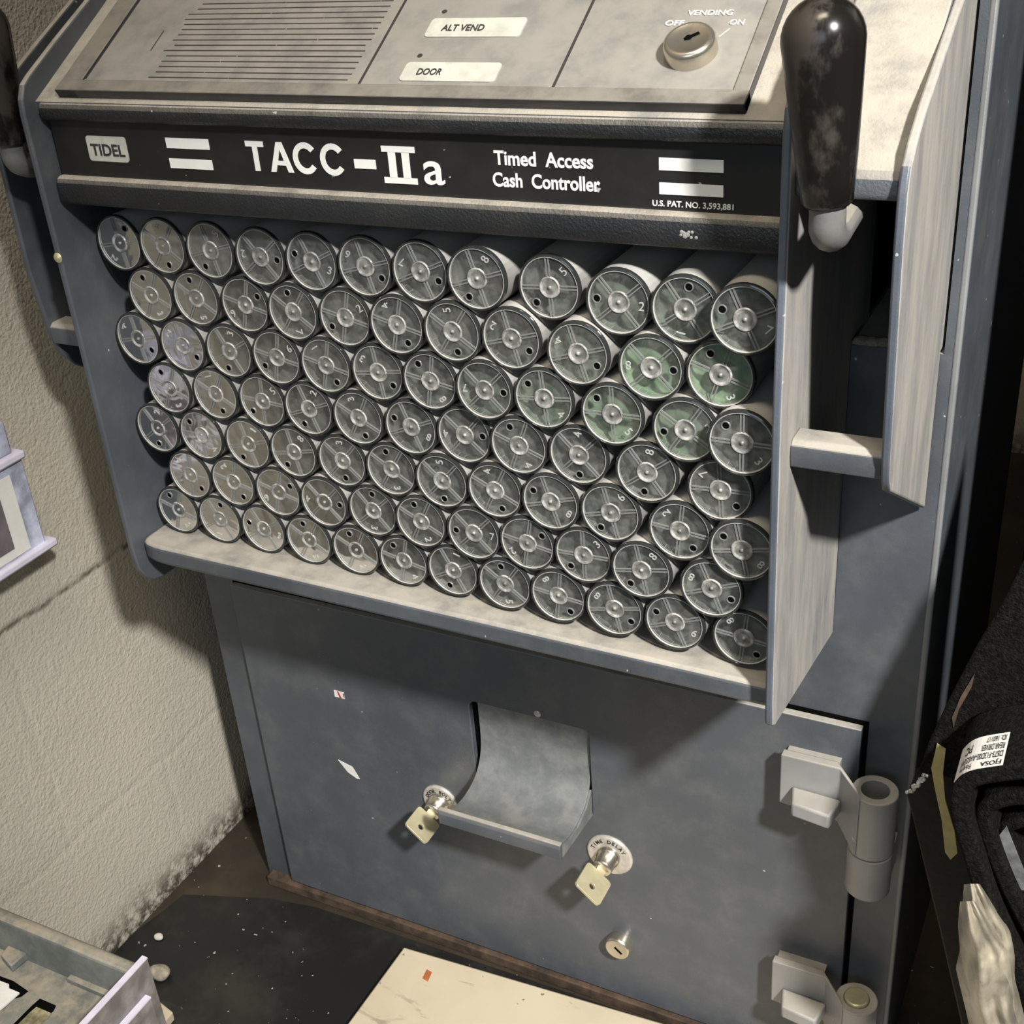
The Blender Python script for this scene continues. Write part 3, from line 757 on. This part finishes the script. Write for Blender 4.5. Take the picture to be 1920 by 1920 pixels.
# hinges
def hinge(dz, pin):
    mb = MB(); bx, by, rr = 0.4285, 0.0775, 0.0134
    top, bot, seam = -0.3155 + dz, -0.3935 + dz, -0.3600 + dz
    hg = MB()
    # bent leaf: flat on the door, then angling out to meet the front of the barrel
    inner = [(0.3715, 0.0860), (0.4045, 0.0860), (0.4200, by - rr + 0.006)]
    outerp = [(0.4225, by - rr + 0.0005), (0.4070, 0.0795), (0.3715, 0.0795)]
    poly = inner + outerp
    zt = -0.3085 + dz
    lows = {0: -0.3460, 1: -0.3480, 2: -0.3590, 3: -0.3600, 4: -0.3490, 5: -0.3460}
    n = len(poly)
    vs = [(x, y, zt - (0.004 if i in (2, 3) else 0)) for i, (x, y) in enumerate(poly)] + [(x, y, lows[i] + dz) for i, (x, y) in enumerate(poly)]
    hg.add(vs, [tuple(range(n)), tuple(range(2 * n - 1, n - 1, -1))] + [(i, i + n, (i + 1) % n + n, (i + 1) % n) for i in range(n)])
    hp = hg.build('hinge_leaf', M['steel'], door, bevel=0.0009)
    mb = MB(); mb.box(0.3730, 0.4050, 0.0858, YD + 0.0005, -0.343 + dz, -0.312 + dz); mb.build('hinge_spacer', M['steel'], door)
    mb = MB(); mb.lathe([(0.0082, -0.02), (0.0082, 0), (rr - 0.0008, 0), (rr, -0.0008), (rr, seam - top + 0.0006), (0.0075, seam - top + 0.0006)], (bx, by, top), (0, 0, 1), 40)
    if not pin: mb.lathe([(0.0082, -0.02), (0, -0.02)], (bx, by, top), (0, 0, 1), 40)
    mb.build('hinge_barrel', M['steel'], door, bevel=0.0004)
    mb = MB(); h = bot - seam
    mb.lathe([(0, -0.0006), (rr - 0.0008, -0.0006), (rr, -0.0014), (rr, h + 0.002), (rr - 0.0015, h), (0, h)], (bx, by, seam), (0, 0, 1), 40)
    mb.box(bx - 0.004, bx + 0.012, by + 0.006, YF + 0.001, bot + 0.004, seam - 0.004)
    mb.build('hinge_barrel', M['steel'], safe, bevel=0.0004)
    if pin:
        mb = MB(); mb.lathe([(0, 0.0022), (0.0072, 0.0022), (0.0080, 0.0014), (0.0080, -0.02), (0, -0.02)], (bx, by, top), (0, 0, 1), 32)
        mb.build('hinge_pin', M['brass'], door, label='tan pin head', bevel=0.0003)
    # gusset block
    mb = MB()
    mb.prism([(0.3790, 0.0796), (0.3830, 0.0640), (0.4065, 0.0610), (0.4095, 0.0780)], 2, -0.3405 + dz, -0.3300 + dz)
    mb.build('hinge_block', M['steel'], door, bevel=0.0016)
hinge(0, False); hinge(-0.1765, True)

# ------------------------------------------------------------------ keys
def key(cx, cz, cyl, label, e, blen, shaft, bw):
    k0 = Vector((cx, YD - cyl, cz)); yv = Vector((0, -1, 0)); e = Vector(e).normalized(); t = yv.cross(e).normalized()
    n0 = k0 + yv * shaft
    th = thing('key', label, 'key', tuple(k0), 'keys standing in the door locks')
    mb = MB(); mb.obox(k0 + yv * (shaft / 2 - 0.001), yv * (shaft / 2 + 0.002), e * 0.0036, t * 0.0009)
    mb.build('key_shaft', M['brass'], th, bevel=0.0002)
    b = bmesh.new()
    def V(p): return b.verts.new(n0 + yv * p[1] + e * p[0] - t * 0.0010)
    o_ = [V(p) for p in rounded(-bw / 2, bw / 2, 0, blen, 0.0028)]
    h_ = [V((0.0023 * math.cos(a), blen * 0.62 + 0.0023 * math.sin(a))) for a in [2 * math.pi * i / 14 for i in range(14)]]
    ed = [b.edges.new((L[i], L[(i + 1) % len(L)])) for L in (o_, h_) for i in range(len(L))]
    bmesh.ops.triangle_fill(b, edges=ed, use_beauty=True)
    r = bmesh.ops.extrude_face_region(b, geom=list(b.faces))
    bmesh.ops.translate(b, vec=t * 0.0020, verts=[q for q in r['geom'] if isinstance(q, bmesh.types.BMVert)])
    bmesh.ops.recalc_face_normals(b, faces=b.faces)
    me = bpy.data.meshes.new('key_bow'); b.to_mesh(me); b.free()
    link('key_bow', me, M['brass'], th, bevel=0.0003)
key(*L1, 0.014, 'flat square-headed key in the door bolt lock, left of the chute', (0.75, 0, -0.66), 0.021, 0.0035, 0.0215)
key(*L2, 0.016, 'flat square-headed key in the time delay lock, right of the chute', (0.75, 0, -0.66), 0.0225, 0.0035, 0.0225)

# ------------------------------------------------------------------ tubes
TUBES = [
[(0.0002,0.0097,0.0001),(0.0338,0.0077,0.0012),(0.0677,0.0070,0.0014),(0.1019,0.0059,0.0007),(0.1357,0.0047,0.0010),(0.1693,0.0034,0.0015),(0.2029,0.0015,0.0021),(0.2364,-0.0022,0.0025),(0.2731,0.0010,0.0002),(0.3095,-0.0031,-0.0023),(0.3424,-0.0065,-0.0016),(0.3752,-0.0150,-0.0003)],
[(0.0174,0.0077,-0.0285),(0.0508,0.0073,-0.0273),(0.0850,0.0071,-0.0278),(0.1189,0.0043,-0.0277),(0.1527,0.0035,-0.0273),(0.1862,0.0004,-0.0268),(0.2197,-0.0017,-0.0262),(0.2529,-0.0026,-0.0260),(0.2894,-0.0060,-0.0284),(0.3265,-0.0077,-0.0305),(0.3596,-0.0085,-0.0297)],
[(0.0001,0.0075,-0.0565),(0.0344,0.0066,-0.0568),(0.0682,0.0063,-0.0564),(0.1019,0.0052,-0.0559),(0.1358,0.0034,-0.0559),(0.1695,0.0024,-0.0555),(0.2032,-0.0009,-0.0550),(0.2363,-0.0041,-0.0545),(0.2694,-0.0046,-0.0545),(0.3065,-0.0077,-0.0565),(0.3433,-0.0093,-0.0587),(0.3764,-0.0157,-0.0580)],
[(0.0176,0.0061,-0.0853),(0.0514,0.0068,-0.0849),(0.0854,0.0064,-0.0848),(0.1189,0.0043,-0.0841),(0.1528,0.0025,-0.0841),(0.1869,0.0011,-0.0841),(0.2200,-0.0002,-0.0833),(0.2529,-0.0032,-0.0830),(0.2864,-0.0044,-0.0826),(0.3232,-0.0072,-0.0848),(0.3605,-0.0097,-0.0868)],
[(0.0007,0.0065,-0.1137),(0.0346,0.0065,-0.1134),(0.0691,0.0062,-0.1140),(0.1027,0.0050,-0.1135),(0.1367,0.0040,-0.1133),(0.1701,0.0023,-0.1125),(0.2037,-0.0009,-0.1124),(0.2367,-0.0028,-0.1116),(0.2699,-0.0054,-0.1111),(0.3032,-0.0064,-0.1109),(0.3401,-0.0085,-0.1131),(0.3770,-0.0125,-0.1153)],
[(0.0184,0.0068,-0.1429),(0.0519,0.0066,-0.1421),(0.0862,0.0051,-0.1422),(0.1201,0.0031,-0.1420),(0.1537,0.0029,-0.1415),(0.1870,-0.0003,-0.1407),(0.2209,-0.0021,-0.1406),(0.2538,-0.0034,-0.1397),(0.2867,-0.0052,-0.1394),(0.3199,-0.0089,-0.1393),(0.3567,-0.0099,-0.1415)],
[(0.0016,0.0074,-0.1712),(0.0355,0.0063,-0.1710),(0.0695,0.0054,-0.1708),(0.1039,0.0038,-0.1711),(0.1376,0.0031,-0.1706),(0.1710,0.0015,-0.1700),(0.2040,0.0002,-0.1689),(0.2376,-0.0023,-0.1689),(0.2705,-0.0043,-0.1681),(0.3034,-0.0063,-0.1677),(0.3366,-0.0072,-0.1676),(0.3753,-0.0059,-0.1695)]]
HOLE = [[55,-80,-120,-5,160,-30,-22,-118,-132,175,80,160],
[110,103,31,100,-148,-59,-79,-30,-28,0,116],
[-35,-35,-105,-147,-58,-37,125,0,140,136,-168,135],
[112,-73,-139,-115,-73,157,4,114,-90,-98,-42],
[-100,134,-120,-124,-87,102,-88,-71,152,-121,-51,147],
[-50,-59,30,0,86,108,180,35,-134,-124,-23],
[117,76,166,104,107,123,-107,99,-52,-32,157,-51]]
DIG = ['245236785217', '35672452483', '423613874523', '31523844487', '241833548628', '5264327238 8'.replace(' ', ''), '213524158868']
RI = 0.0163
def tube_proto():
    t = thing('cash_tube', '', 'tube', (0, 0, 0), 'cash tubes in the rack')
    mb = MB(); mb.lathe([(0.0146, 0.0095), (0.0146, 0.0022), (0.0160, 0.0022), (0.0160, 0.122), (0, 0.122)], (0, 0, 0), (0, 1, 0), 32)
    mb.build('tube_body', M['tube'], t, smooth=False, bevel=0.0002)
    mb = MB(); mb.lathe([(0, 0.0055), (0.006, 0.0058), (0.0138, 0.0068), (0.01455, 0.0060), (0.01455, 0.0024)], (0, 0, 0), (0, 1, 0), 24)
    mb.build('contents', M['contents'], t, smooth=True)
    mb = MB()
    mb.lathe([(0.0150, 0.0008), (0.0153, 0.0), (0.0159, 0.0002), (RI, 0.0010), (RI, 0.0020), (0.0160, 0.0022)], (0, 0, 0), (0, 1, 0), 40, 0)
    mb.lathe([(0, 0.0012), (0.0151, 0.0012)], (0, 0, 0), (0, 1, 0), 40, 1)
    mb.lathe([(0.01500, 0.0009), (0.01485, 0.0003), (0.01455, 0.0003), (0.01440, 0.0009)], (0, 0, 0), (0, 1, 0), 40, 2)  # light ring: the rim's specular glint painted on in the numeral material
    cap = mb.build('end_cap', [M['rim'], M['window'], M['digit_glint']], t)
    for p in cap.data.polygons: p.use_smooth = True
    try: cap.data.set_sharp_from_angle(angle=math.radians(40))
    except Exception: pass
    for q in range(4):
        a = math.radians(45 + 90 * q); d = Vector((math.cos(a), 0, math.sin(a))); e = Vector((-d.z, 0, d.x))
        mb = MB()
        for s_ in (-1, 1): mb.obox(d * 0.0100 + e * 0.00075 * s_ + Vector((0, 0.0010, 0)), d * 0.0046, e * 0.00032, Vector((0, 0.00035, 0)))
        mb.build('rib', M['rib'], cap)
    mb = MB(); mb.lathe([(0.0054, 0.0014), (0.0052, 0.0007), (0.0048, 0.0005), (0.0044, 0.0009), (0.0030, 0.0014), (0.0009, 0.0012), (0.0007, 0.0005), (0, 0.0003)], (0, 0, 0), (0, 1, 0), 28)
    mb.build('hub', M['hub'], cap, smooth=True)
    mb = MB(); o_ = Vector((-0.0107, 0, 0))
    mb.lathe([(0.0016, 0.0012), (0.0018, 0.0006), (0.0021, 0.0006), (0.0022, 0.0012)], o_, (0, 1, 0), 18, 0)
    mb.lathe([(0, 0.0010), (0.0016, 0.0010)], o_, (0, 1, 0), 18, 1)
    mb.build('vent_hole', [M['rib'], M['hole']], cap)
    return t
proto = tube_proto()
digit_mesh = {}
for ch in '12345678':
    me = text_mesh(ch, None, 0.0042, 0.0, 0.0003)
    me.transform(frame_front(0.0112, 0.0011, 0.0)); me.materials.append(M['digit_glint']); digit_mesh[ch] = me
ROWN = ['top row', 'second row', 'third row', 'middle row', 'fifth row', 'sixth row', 'bottom row']
ORD = ['first', 'second', 'third', 'fourth', 'fifth', 'sixth', 'seventh', 'eighth', 'ninth', 'tenth', 'eleventh', 'last']
GREEN = {(1, 9): 1.0, (1, 10): 0.95, (2, 9): 0.75, (2, 10): 0.6, (2, 8): 0.35, (1, 8): 0.30, (2, 7): 0.12, (0, 9): 0.15, (0, 10): 0.15, (0, 11): 0.08}
WALL_SHEEN = {(0, 1): .5, (0, 2): .3, (1, 0): .35, (1, 1): .2, (2, 1): .25, (3, 0): .3, (3, 1): .3, (4, 1): .35, (5, 0): .3, (6, 1): .25}  # the wall's pale reflection, painted into the left caps as film
first = True
kids = [(c, list(c.children)) for c in proto.children]
for r_, row in enumerate(TUBES):
    n = len(row)
    for c_, (x, y, z) in enumerate(row):
        g = GREEN.get((r_, c_), 0.0); d = WALL_SHEEN.get((r_, c_), random.uniform(0, 0.10))
        dark = 1.0 if (c_ == 0 and r_ % 2 == 0) else 0.0  # left-end tubes: side plate's shade painted into the contents colour
        colr = (d, g, dark, 1)
        ch = DIG[r_][c_]
        if first:
            T = proto; made = [(c, list(c.children)) for c in T.children]; first = False
        else:
            T = proto.copy(); COL.objects.link(T); made = []
            for c, subs in kids:
                cc = c.copy(); COL.objects.link(cc); cc.parent = T; ss = []
                for s_ in subs:
                    sc_ = s_.copy(); COL.objects.link(sc_); sc_.parent = cc; ss.append(sc_)
                made.append((cc, ss))
        T.location = (min(x, 0.3722), y, max(z, -0.1705)); T.rotation_euler = (0, -math.radians(HOLE[r_][c_] - 180), 0)
        for c, ss in made:
            c.color = colr
            for s_ in ss: s_.color = colr
            if c.name.startswith('end_cap'):
                nm = bpy.data.objects.new('numeral', digit_mesh[ch]); COL.objects.link(nm); nm.parent = c
                nm.location = Vector((0, 0, 0)) - c.location
        look = 'green-filled' if g > 0.5 else 'faintly green' if g > 0.25 else 'reflection-painted' if d > 0.15 else 'shade-painted brown' if dark else 'grey'
        o_ = ORD[c_] if c_ < n - 1 else 'last'
        T['label'] = '%s clear-capped tube, %s from left in the rack\'s %s' % (look, o_, ROWN[r_]) if o_ != 'last' else '%s clear-capped tube at the right end of the rack\'s %s' % (look, ROWN[r_])
        if c_ == 0: T['label'] = '%s clear-capped tube at the left end of the rack\'s %s' % (look, ROWN[r_])

# ------------------------------------------------------------------ floor things
mb = MB(); mb.prism([(-0.1365, 0.0505), (-0.0636, 0.0760), (-0.02, 0.0835), (0.42, 0.0895), (0.42, -0.75), (-0.1475, -0.75), (-0.1475, 0.0), (-0.140, 0.03)], 2, FZ, FZ + 0.003)
tag(mb.build('floor_mat', M['rubber']), 'black scuffed rubber mat on the floor in front of the safe', 'mat')
mb = MB(); mb.prism([(0.0782, 0.0670), (0.0720, -0.30), (0.50, -0.30), (0.50, 0.086), (0.2955, 0.0805)], 2, FZ + 0.0032, FZ + 0.015)
bd = tag(mb.build('board', M['board'], bevel=0.0015), 'stained cream board lying on the floor below the safe door', 'board')
mb = MB(); mb.prism([(0.1068, 0.0545), (0.1120, 0.0535), (0.1135, 0.0445), (0.1080, 0.0455)], 2, FZ + 0.0150, FZ + 0.0153)
mb.build('orange_stain', M['orange'], bd, label='small orange paint mark')
mb = MB()
def pebble(c, r, seed, n=3):
    rn = random.Random(seed); b = bmesh.new(); bmesh.ops.create_icosphere(b, subdivisions=n, radius=1)
    ph = [(Vector((rn.uniform(-1, 1), rn.uniform(-1, 1), rn.uniform(-1, 1))).normalized(), rn.uniform(0.1, 0.25)) for _ in range(7)]
    for v in b.verts:
        p = v.co.copy(); s = 1 + sum(a * max(0, p.dot(d)) ** 3 for d, a in ph) - 0.2
        v.co = Vector((p.x * s * r[0], p.y * s * r[1], max(p.z, -0.75) * s * r[2])) + Vector(c)
    me = bpy.data.meshes.new('pebble'); b.to_mesh(me); b.free(); return me
o = link('pebble', pebble((-0.0945, -0.0275, FZ + 0.0085), (0.0098, 0.0068, 0.0068), 3), M['stone'], smooth=True); tag(o, 'tan rough pebble on the black mat beside the clear divider', 'stone')
o = link('plaster_chip', pebble((-0.1225, 0.0035, FZ + 0.0053), (0.0040, 0.0034, 0.0030), 8), M['plaster'], smooth=True); tag(o, 'small white plaster chip on the mat near the wall', 'debris')
mb = MB(); mb.prism([(-0.145, -0.0445), (-0.0842, -0.0495), (-0.0560, -0.0560), (-0.0480, -0.40), (-0.145, -0.40)], 2, FZ + 0.0032, FZ + 0.012)
tag(mb.build('wooden_strip', M['board'], bevel=0.001), 'tan wooden strip on the floor, partly under the grey tray', 'wood')
o = link('rusty_bit', pebble((-0.0735, -0.0560, FZ + 0.0165), (0.0045, 0.0040, 0.0050), 5), M['orange'], smooth=True); tag(o, 'rusty orange lump on the tan wooden strip', 'debris')

# ------------------------------------------------------------------ grey tray with clear divider, lower left
ZT = -0.45
tray = thing('plastic_tray', 'dusty grey plastic tray with a clear divider at the lower left', 'tray', (-0.07, -0.25, FZ))
mb = MB(); mb.box(-0.1465, -0.0005, -0.42, -0.1145, FZ + 0.0125, ZT - 0.030); mb.build('tray_body', M['tray'], tray, bevel=0.002)
mb = MB(); mb.prism([(-0.1160, ZT), (-0.1120, ZT - 0.003), (-0.1120, ZT - 0.032), (-0.1250, ZT - 0.032), (-0.1225, ZT - 0.001)], 0, -0.1465, 0.0005); mb.build('tray_rim', M['tray'], tray, bevel=0.002)
mb = MB(); mb.box(-0.060, 0.0, -0.1285, -0.1230, ZT - 0.0300, ZT - 0.0255); mb.build('tray_step', M['tray'], tray, bevel=0.0008)
mb = MB(); mb.prism([(-0.1174, -0.1326), (-0.1196, -0.1206), (-0.1007, -0.1229), (-0.1022, -0.1373)], 2, ZT - 0.0300, ZT - 0.0235); mb.build('tray_tile', M['tray'], tray, bevel=0.0012)
def slot(pts, deep):
    mb = MB(); mb.prism(pts, 2, ZT - 0.0300, ZT - 0.0296); mb.build('tray_slot', M['hole'], tray)
    if deep:
        mb = MB(); c = Vector((sum(p[0] for p in pts) / len(pts), sum(p[1] for p in pts) / len(pts)))
        mb.prism([(p[0] + (c.x - p[0]) * 0.12 + 0.0022, p[1] + (c.y - p[1]) * 0.12 - 0.0022) for p in pts], 2, ZT - 0.0297, ZT - 0.0293); mb.build('slot_floor', M['tray_dirt'], tray)
slot([(-0.0700, -0.25), (-0.0684, -0.1527), (-0.0676, -0.1462), (-0.0530, -0.1461), (-0.0514, -0.1501), (-0.0535, -0.1625), (-0.055, -0.25)], True)
slot([(-0.125, -0.1440), (-0.0965, -0.1425), (-0.0800, -0.1448), (-0.0810, -0.1500), (-0.12, -0.19)], False)
mb = MB(); mb.box(0.0005, 0.0045, -0.42, -0.1105, -0.5995 + 0.014, ZT + 0.0035); 
dv = mb.build('divider', [M['divider']], tray)
mb = MB(); mb.box(0.0003, 0.0047, -0.42, -0.1103, ZT + 0.0034, ZT + 0.0044); mb.build('divider_edge', M['acrylic_edge'], dv)
mb = MB(); mb.box(0.0048, 0.0090, -0.42, -0.1200, -0.5995 + 0.014, ZT - 0.022); d2 = mb.build('divider', [M['divider']], tray)
mb = MB(); mb.box(0.0046, 0.0092, -0.42, -0.1198, ZT - 0.0221, ZT - 0.0208); mb.build('divider_edge', M['acrylic_edge'], d2)
mb = MB(); mb.prism([(-0.125, -0.1480), (-0.0957, -0.1466), (-0.0930, -0.1492), (-0.0835, -0.1490), (-0.0846, -0.1605), (-0.0853, -0.1646), (-0.12, -0.21)], 2, ZT - 0.0294, ZT - 0.0280)
tag(mb.build('paper_piece', M['paper']), 'torn cream paper piece lying in the grey tray', 'paper')

# ------------------------------------------------------------------ clear label holder on the wall, left
holder = thing('label_holder', 'clear lilac plastic label holder on the left wall with a bordered dark card', 'holder', (-0.13, -0.06, -0.22))
XA = -0.12
mb = MB(); mb.box(WX, XA, -0.16, 0.0015, -0.2140, -0.1490); mb.build('holder_body', M['acrylic'], holder, bevel=0.001)
mb = MB(); mb.box(WX, XA + 0.004, -0.16, 0.0088, -0.2190, -0.2130); mb.build('lower_rail', M['acrylic_edge'], holder, bevel=0.0018)
mb = MB(); mb.box(WX, XA + 0.003, -0.16, 0.0035, -0.1500, -0.1440); mb.build('upper_rail', M['acrylic_edge'], holder, bevel=0.0018)
mb = MB(); mb.box(WX, XA - 0.001, -0.16, -0.0028, -0.1445, -0.1210); mb.build('back_panel', M['acrylic'], holder, bevel=0.002)
mb = MB(); mb.box(XA + 0.0002, XA + 0.0010, -0.16, -0.0120, -0.2110, -0.1560)
tag(mb.build('label_card', M['paper']), 'white-bordered card with dark print inside the clear label holder', 'card')
card = bpy.data.objects['label_card']
mb = MB(); mb.box(XA + 0.0008, XA + 0.0013, -0.155, -0.0245, -0.2045, -0.1640); mb.build('card_print', M['photo'], card)

# ------------------------------------------------------------------ black felt mat, panel and bag at the lower right
def px(u, v, y):
    d = R.transposed() @ Vector(((u - 960) / FPX, (v - 960) / FPX, 1.0))
    t = (y - CAM.y) / d.y
    return CAM + d * t
def xz(u, v, y): p = px(u, v, y); return (p.x, p.z)
# dark panel standing beside the safe
pp = thing('dark_panel', 'dark brown panel with a frayed silver corner leaning beside the safe', 'panel', (0.53, 0.03, FZ))
P0 = [xz(1716, 1452, 0.0500), xz(1700, 1492, 0.0500), xz(1760, 1740, 0.0500), xz(1805, 1935, 0.0500)]
bot_x = P0[-1][0] + 0.012
poly = P0 + [(bot_x, FZ + 0.0035), (0.62, FZ + 0.0035), (0.62, -0.22), xz(1800, 1400, 0.0500)]
mb = MB(); mb.prism(poly, 1, 0.050, 0.056); pb = mb.build('panel_board', M['darkpanel'], pp, bevel=0.0012)
mb = MB()
rn = random.Random(5)
for i in range(44):
    t = i / 43; a = Vector(px(1740, 1448, 0.049)); b2 = Vector(px(1702, 1490, 0.049)); q = a.lerp(b2, t)
    mb.lathe([(0, 0.0012), (0.0005 + rn.random() * 0.0008, 0.0005), (0.0009, 0)], q + Vector((rn.uniform(-.0012, .0012), 0.0012, rn.uniform(-.001, .001))), (rn.uniform(-.6, .6), -1, rn.uniform(-.2, .8)), 6)
mb.build('frayed_edge', M['foil'], pb, label='frayed silver edge')
tp = [xz(1757, 1395, 0.0360), xz(1746, 1440, 0.0360), xz(1752, 1475, 0.0360), xz(1766, 1540, 0.0360), xz(1772, 1598, 0.0360), xz(1782, 1612, 0.0360), xz(1795, 1600, 0.0360), xz(1790, 1560, 0.0360), xz(1772, 1500, 0.0360), xz(1768, 1450, 0.0360), xz(1773, 1405, 0.0360)]
mb = MB(); mb.prism(tp, 1, 0.0360, 0.0367); tag(mb.build('tape_strip', M['tape']), 'yellowed tape strip hanging between dark panel and felt roll', 'tape')

blocker = thing('shade_block', 'tall black block added at the right of the safe to shade its side', 'shade_block', (0.8, 0.4, FZ))  # added unseen block: shades the safe's right side and blackens the gap
mb = MB(); mb.box(0.525, 1.1, 0.125, 0.9, FZ, 1.3); mb.box(0.462, 0.54, 0.58, 0.9, FZ, 1.3); mb.build('shade_block_shell', M['blackpaint'], blocker, bevel=0.002)
felt = thing('felt_mat', 'rolled black felt car mat with a white paper label at the right edge', 'mat', (0.53, -0.05, FZ))
# rolled layers: spiral section, pushed front to back
for pts, y0, y1, th in (
    ([(2010, 2030), (1960, 1925), (1868, 1745), (1822, 1610), (1800, 1532), (1803, 1484), (1824, 1464), (1866, 1455), (1925, 1450), (2010, 1456)], -0.015, 0.036, 0.0092),
    ([(2000, 1900), (1940, 1770), (1885, 1660), (1852, 1572), (1845, 1530), (1866, 1508), (1915, 1500), (2000, 1506)], -0.006, 0.036, 0.0082),
    ([(1990, 1800), (1935, 1690), (1885, 1600), (1880, 1568), (1894, 1550), (1935, 1542), (2000, 1548)], 0.004, 0.036, 0.0070)):
    P = smooth_path([Vector((*xz(u, v, (y0)), 0)) for u, v in pts], 6)
    mb = MB(); mb.sheet([(p.x, p.y) for p in P], 1, y0, y1, th)
    mb.build('mat_fold', M['felt'], felt, bevel=0.003)
# upright flap running back beside the safe
fl = [xz(1722, 1448, 0.0385), xz(1742, 1390, 0.0385), xz(1780, 1310, 0.0385), xz(1832, 1210, 0.0385), xz(1880, 1130, 0.0385), xz(1925, 1040, 0.0385), (0.56, 0.02), (0.58, -0.26), xz(1800, 1460, 0.0385)]
mb = MB(); mb.prism(fl, 1, 0.0375, 0.0410); mb.build('mat_flap', M['felt'], felt, bevel=0.0012)
mb = MB(); tt = [xz(1785, 1345, 0.0370), xz(1802, 1305, 0.0370), xz(1828, 1262, 0.0370), xz(1822, 1288, 0.0370), xz(1798, 1330, 0.0370), xz(1788, 1365, 0.0370)]
mb.prism(tt, 1, 0.0368, 0.0374); mb.build('tape_scrap', M['rust'], felt, label='brown tape scrap on the flap')
# paper label lying over the top fold
OUT = smooth_path([Vector((*xz(u, v, -0.015), 0)) for u, v in [(1803, 1484), (1824, 1464), (1866, 1455), (1925, 1450), (2010, 1456)]], 20)
def lab_pt(s, t):
    """s 0..1 along the fold, t 0..1 from the back to the front edge, on the outer skin of the top fold"""
    f = 6 + s * 42; i = int(f); q = f - i
    p = OUT[i].lerp(OUT[i + 1], q); d = (OUT[i + 1] - OUT[i]).normalized()
    n = Vector((-d.y, d.x)); p = Vector((p.x, p.y)) + n * 0.0052
    return Vector((p.x, 0.0110 - 0.0255 * t, p.y))
mb = MB(); NS = 14
vs = []; fs = []
for i in range(NS + 1):
    for j in range(5): vs.append(lab_pt(i / NS, j / 4))
for i in range(NS):
    for j in range(4): a = i * 5 + j; fs.append((a, a + 1, a + 6, a + 5))
off = Vector((-0.0002, 0, 0.0006))
mb.add(vs, fs); mb.add([v - off * 0.4 for v in vs], [f[::-1] for f in fs])
lab = mb.build('paper_label', M['paper'], felt, label='white printed paper label')
for s0, s1, t0, t1, txt in ((0.60, 0.97, 0.97, 0.80, 'FJOSA'), (0.16, 0.97, 0.75, 0.56, 'DS73-F13D00-AAS35W'), (0.55, 0.97, 0.50, 0.31, 'REAR DRIVER'), (0.62, 0.97, 0.25, 0.08, 'ID: 160117'), (0.22, 0.36, 0.45, 0.20, 'PC'), (0.18, 0.42, 0.95, 0.80, 'Foam')):
    me = text_mesh(txt, 1.0, 1.0, 0.012, 0.0)
    for v in me.vertices:
        u_ = 0.5 - v.co.x; w__ = 0.5 + v.co.y       # turned upside down
        s = s0 + (s1 - s0) * u_; t = t1 + (t0 - t1) * (1 - w__) if False else t1 + (t0 - t1) * (0.5 - v.co.y + 0.0)
        t = min(t0, t1) + abs(t0 - t1) * (0.5 + v.co.y)
        v.co = lab_pt(s, t) + off * 0.5
    link('label_text', me, M['ink'], lab)
mb = MB(); gt = [xz(1887, 1548, 0.0000), xz(1870, 1570, 0.0000), xz(1915, 1668, 0.0000), xz(1935, 1668, 0.0000)]
mb.prism(gt, 1, -0.0005, 0.0002); mb.build('cloth_tag', M['greytag'], felt, label='grey cloth tag inside the roll')
# crumpled clear bag
rn = random.Random(11)
cols, rws = 15, 30
vs = []; fs = []
Lf = [(1800, 1690), (1796, 1735), (1800, 1780), (1792, 1815), (1800, 1850), (1810, 1890), (1825, 1960)]
Rt = [(1830, 1690), (1862, 1735), (1888, 1780), (1895, 1815), (1900, 1860), (1905, 1900), (1920, 1960)]
for j in range(rws):
    f_ = j / (rws - 1) * 6; i = min(5, int(f_)); q = f_ - i
    l = Vector(Lf[i]).lerp(Vector(Lf[i + 1]), q); r2 = Vector(Rt[i]).lerp(Vector(Rt[i + 1]), q)
    for c in range(cols):
        uv = l.lerp(r2, c / (cols - 1))
        yy_ = -0.026 - 0.016 * math.sin(math.pi * c / (cols - 1)) + 0.0035 * math.sin(c * 0.9 + 0.8 * math.sin(j * 0.33)) + 0.002 * math.sin(j * 0.5 + c * 0.35) + rn.uniform(-0.0003, 0.0003)
        vs.append(px(uv.x, uv.y, yy_))
for j in range(rws - 1):
    for c in range(cols - 1): a = j * cols + c; fs.append((a, a + 1, a + cols + 1, a + cols))
mb = MB(); mb.add(vs, fs); mb.add([v + Vector((0, 0.012, 0)) for v in vs], [f[::-1] for f in fs])
tag(mb.build('plastic_bag', M['bag'], smooth=True), 'crumpled clear plastic bag hanging at the lower right in front of the felt', 'bag')
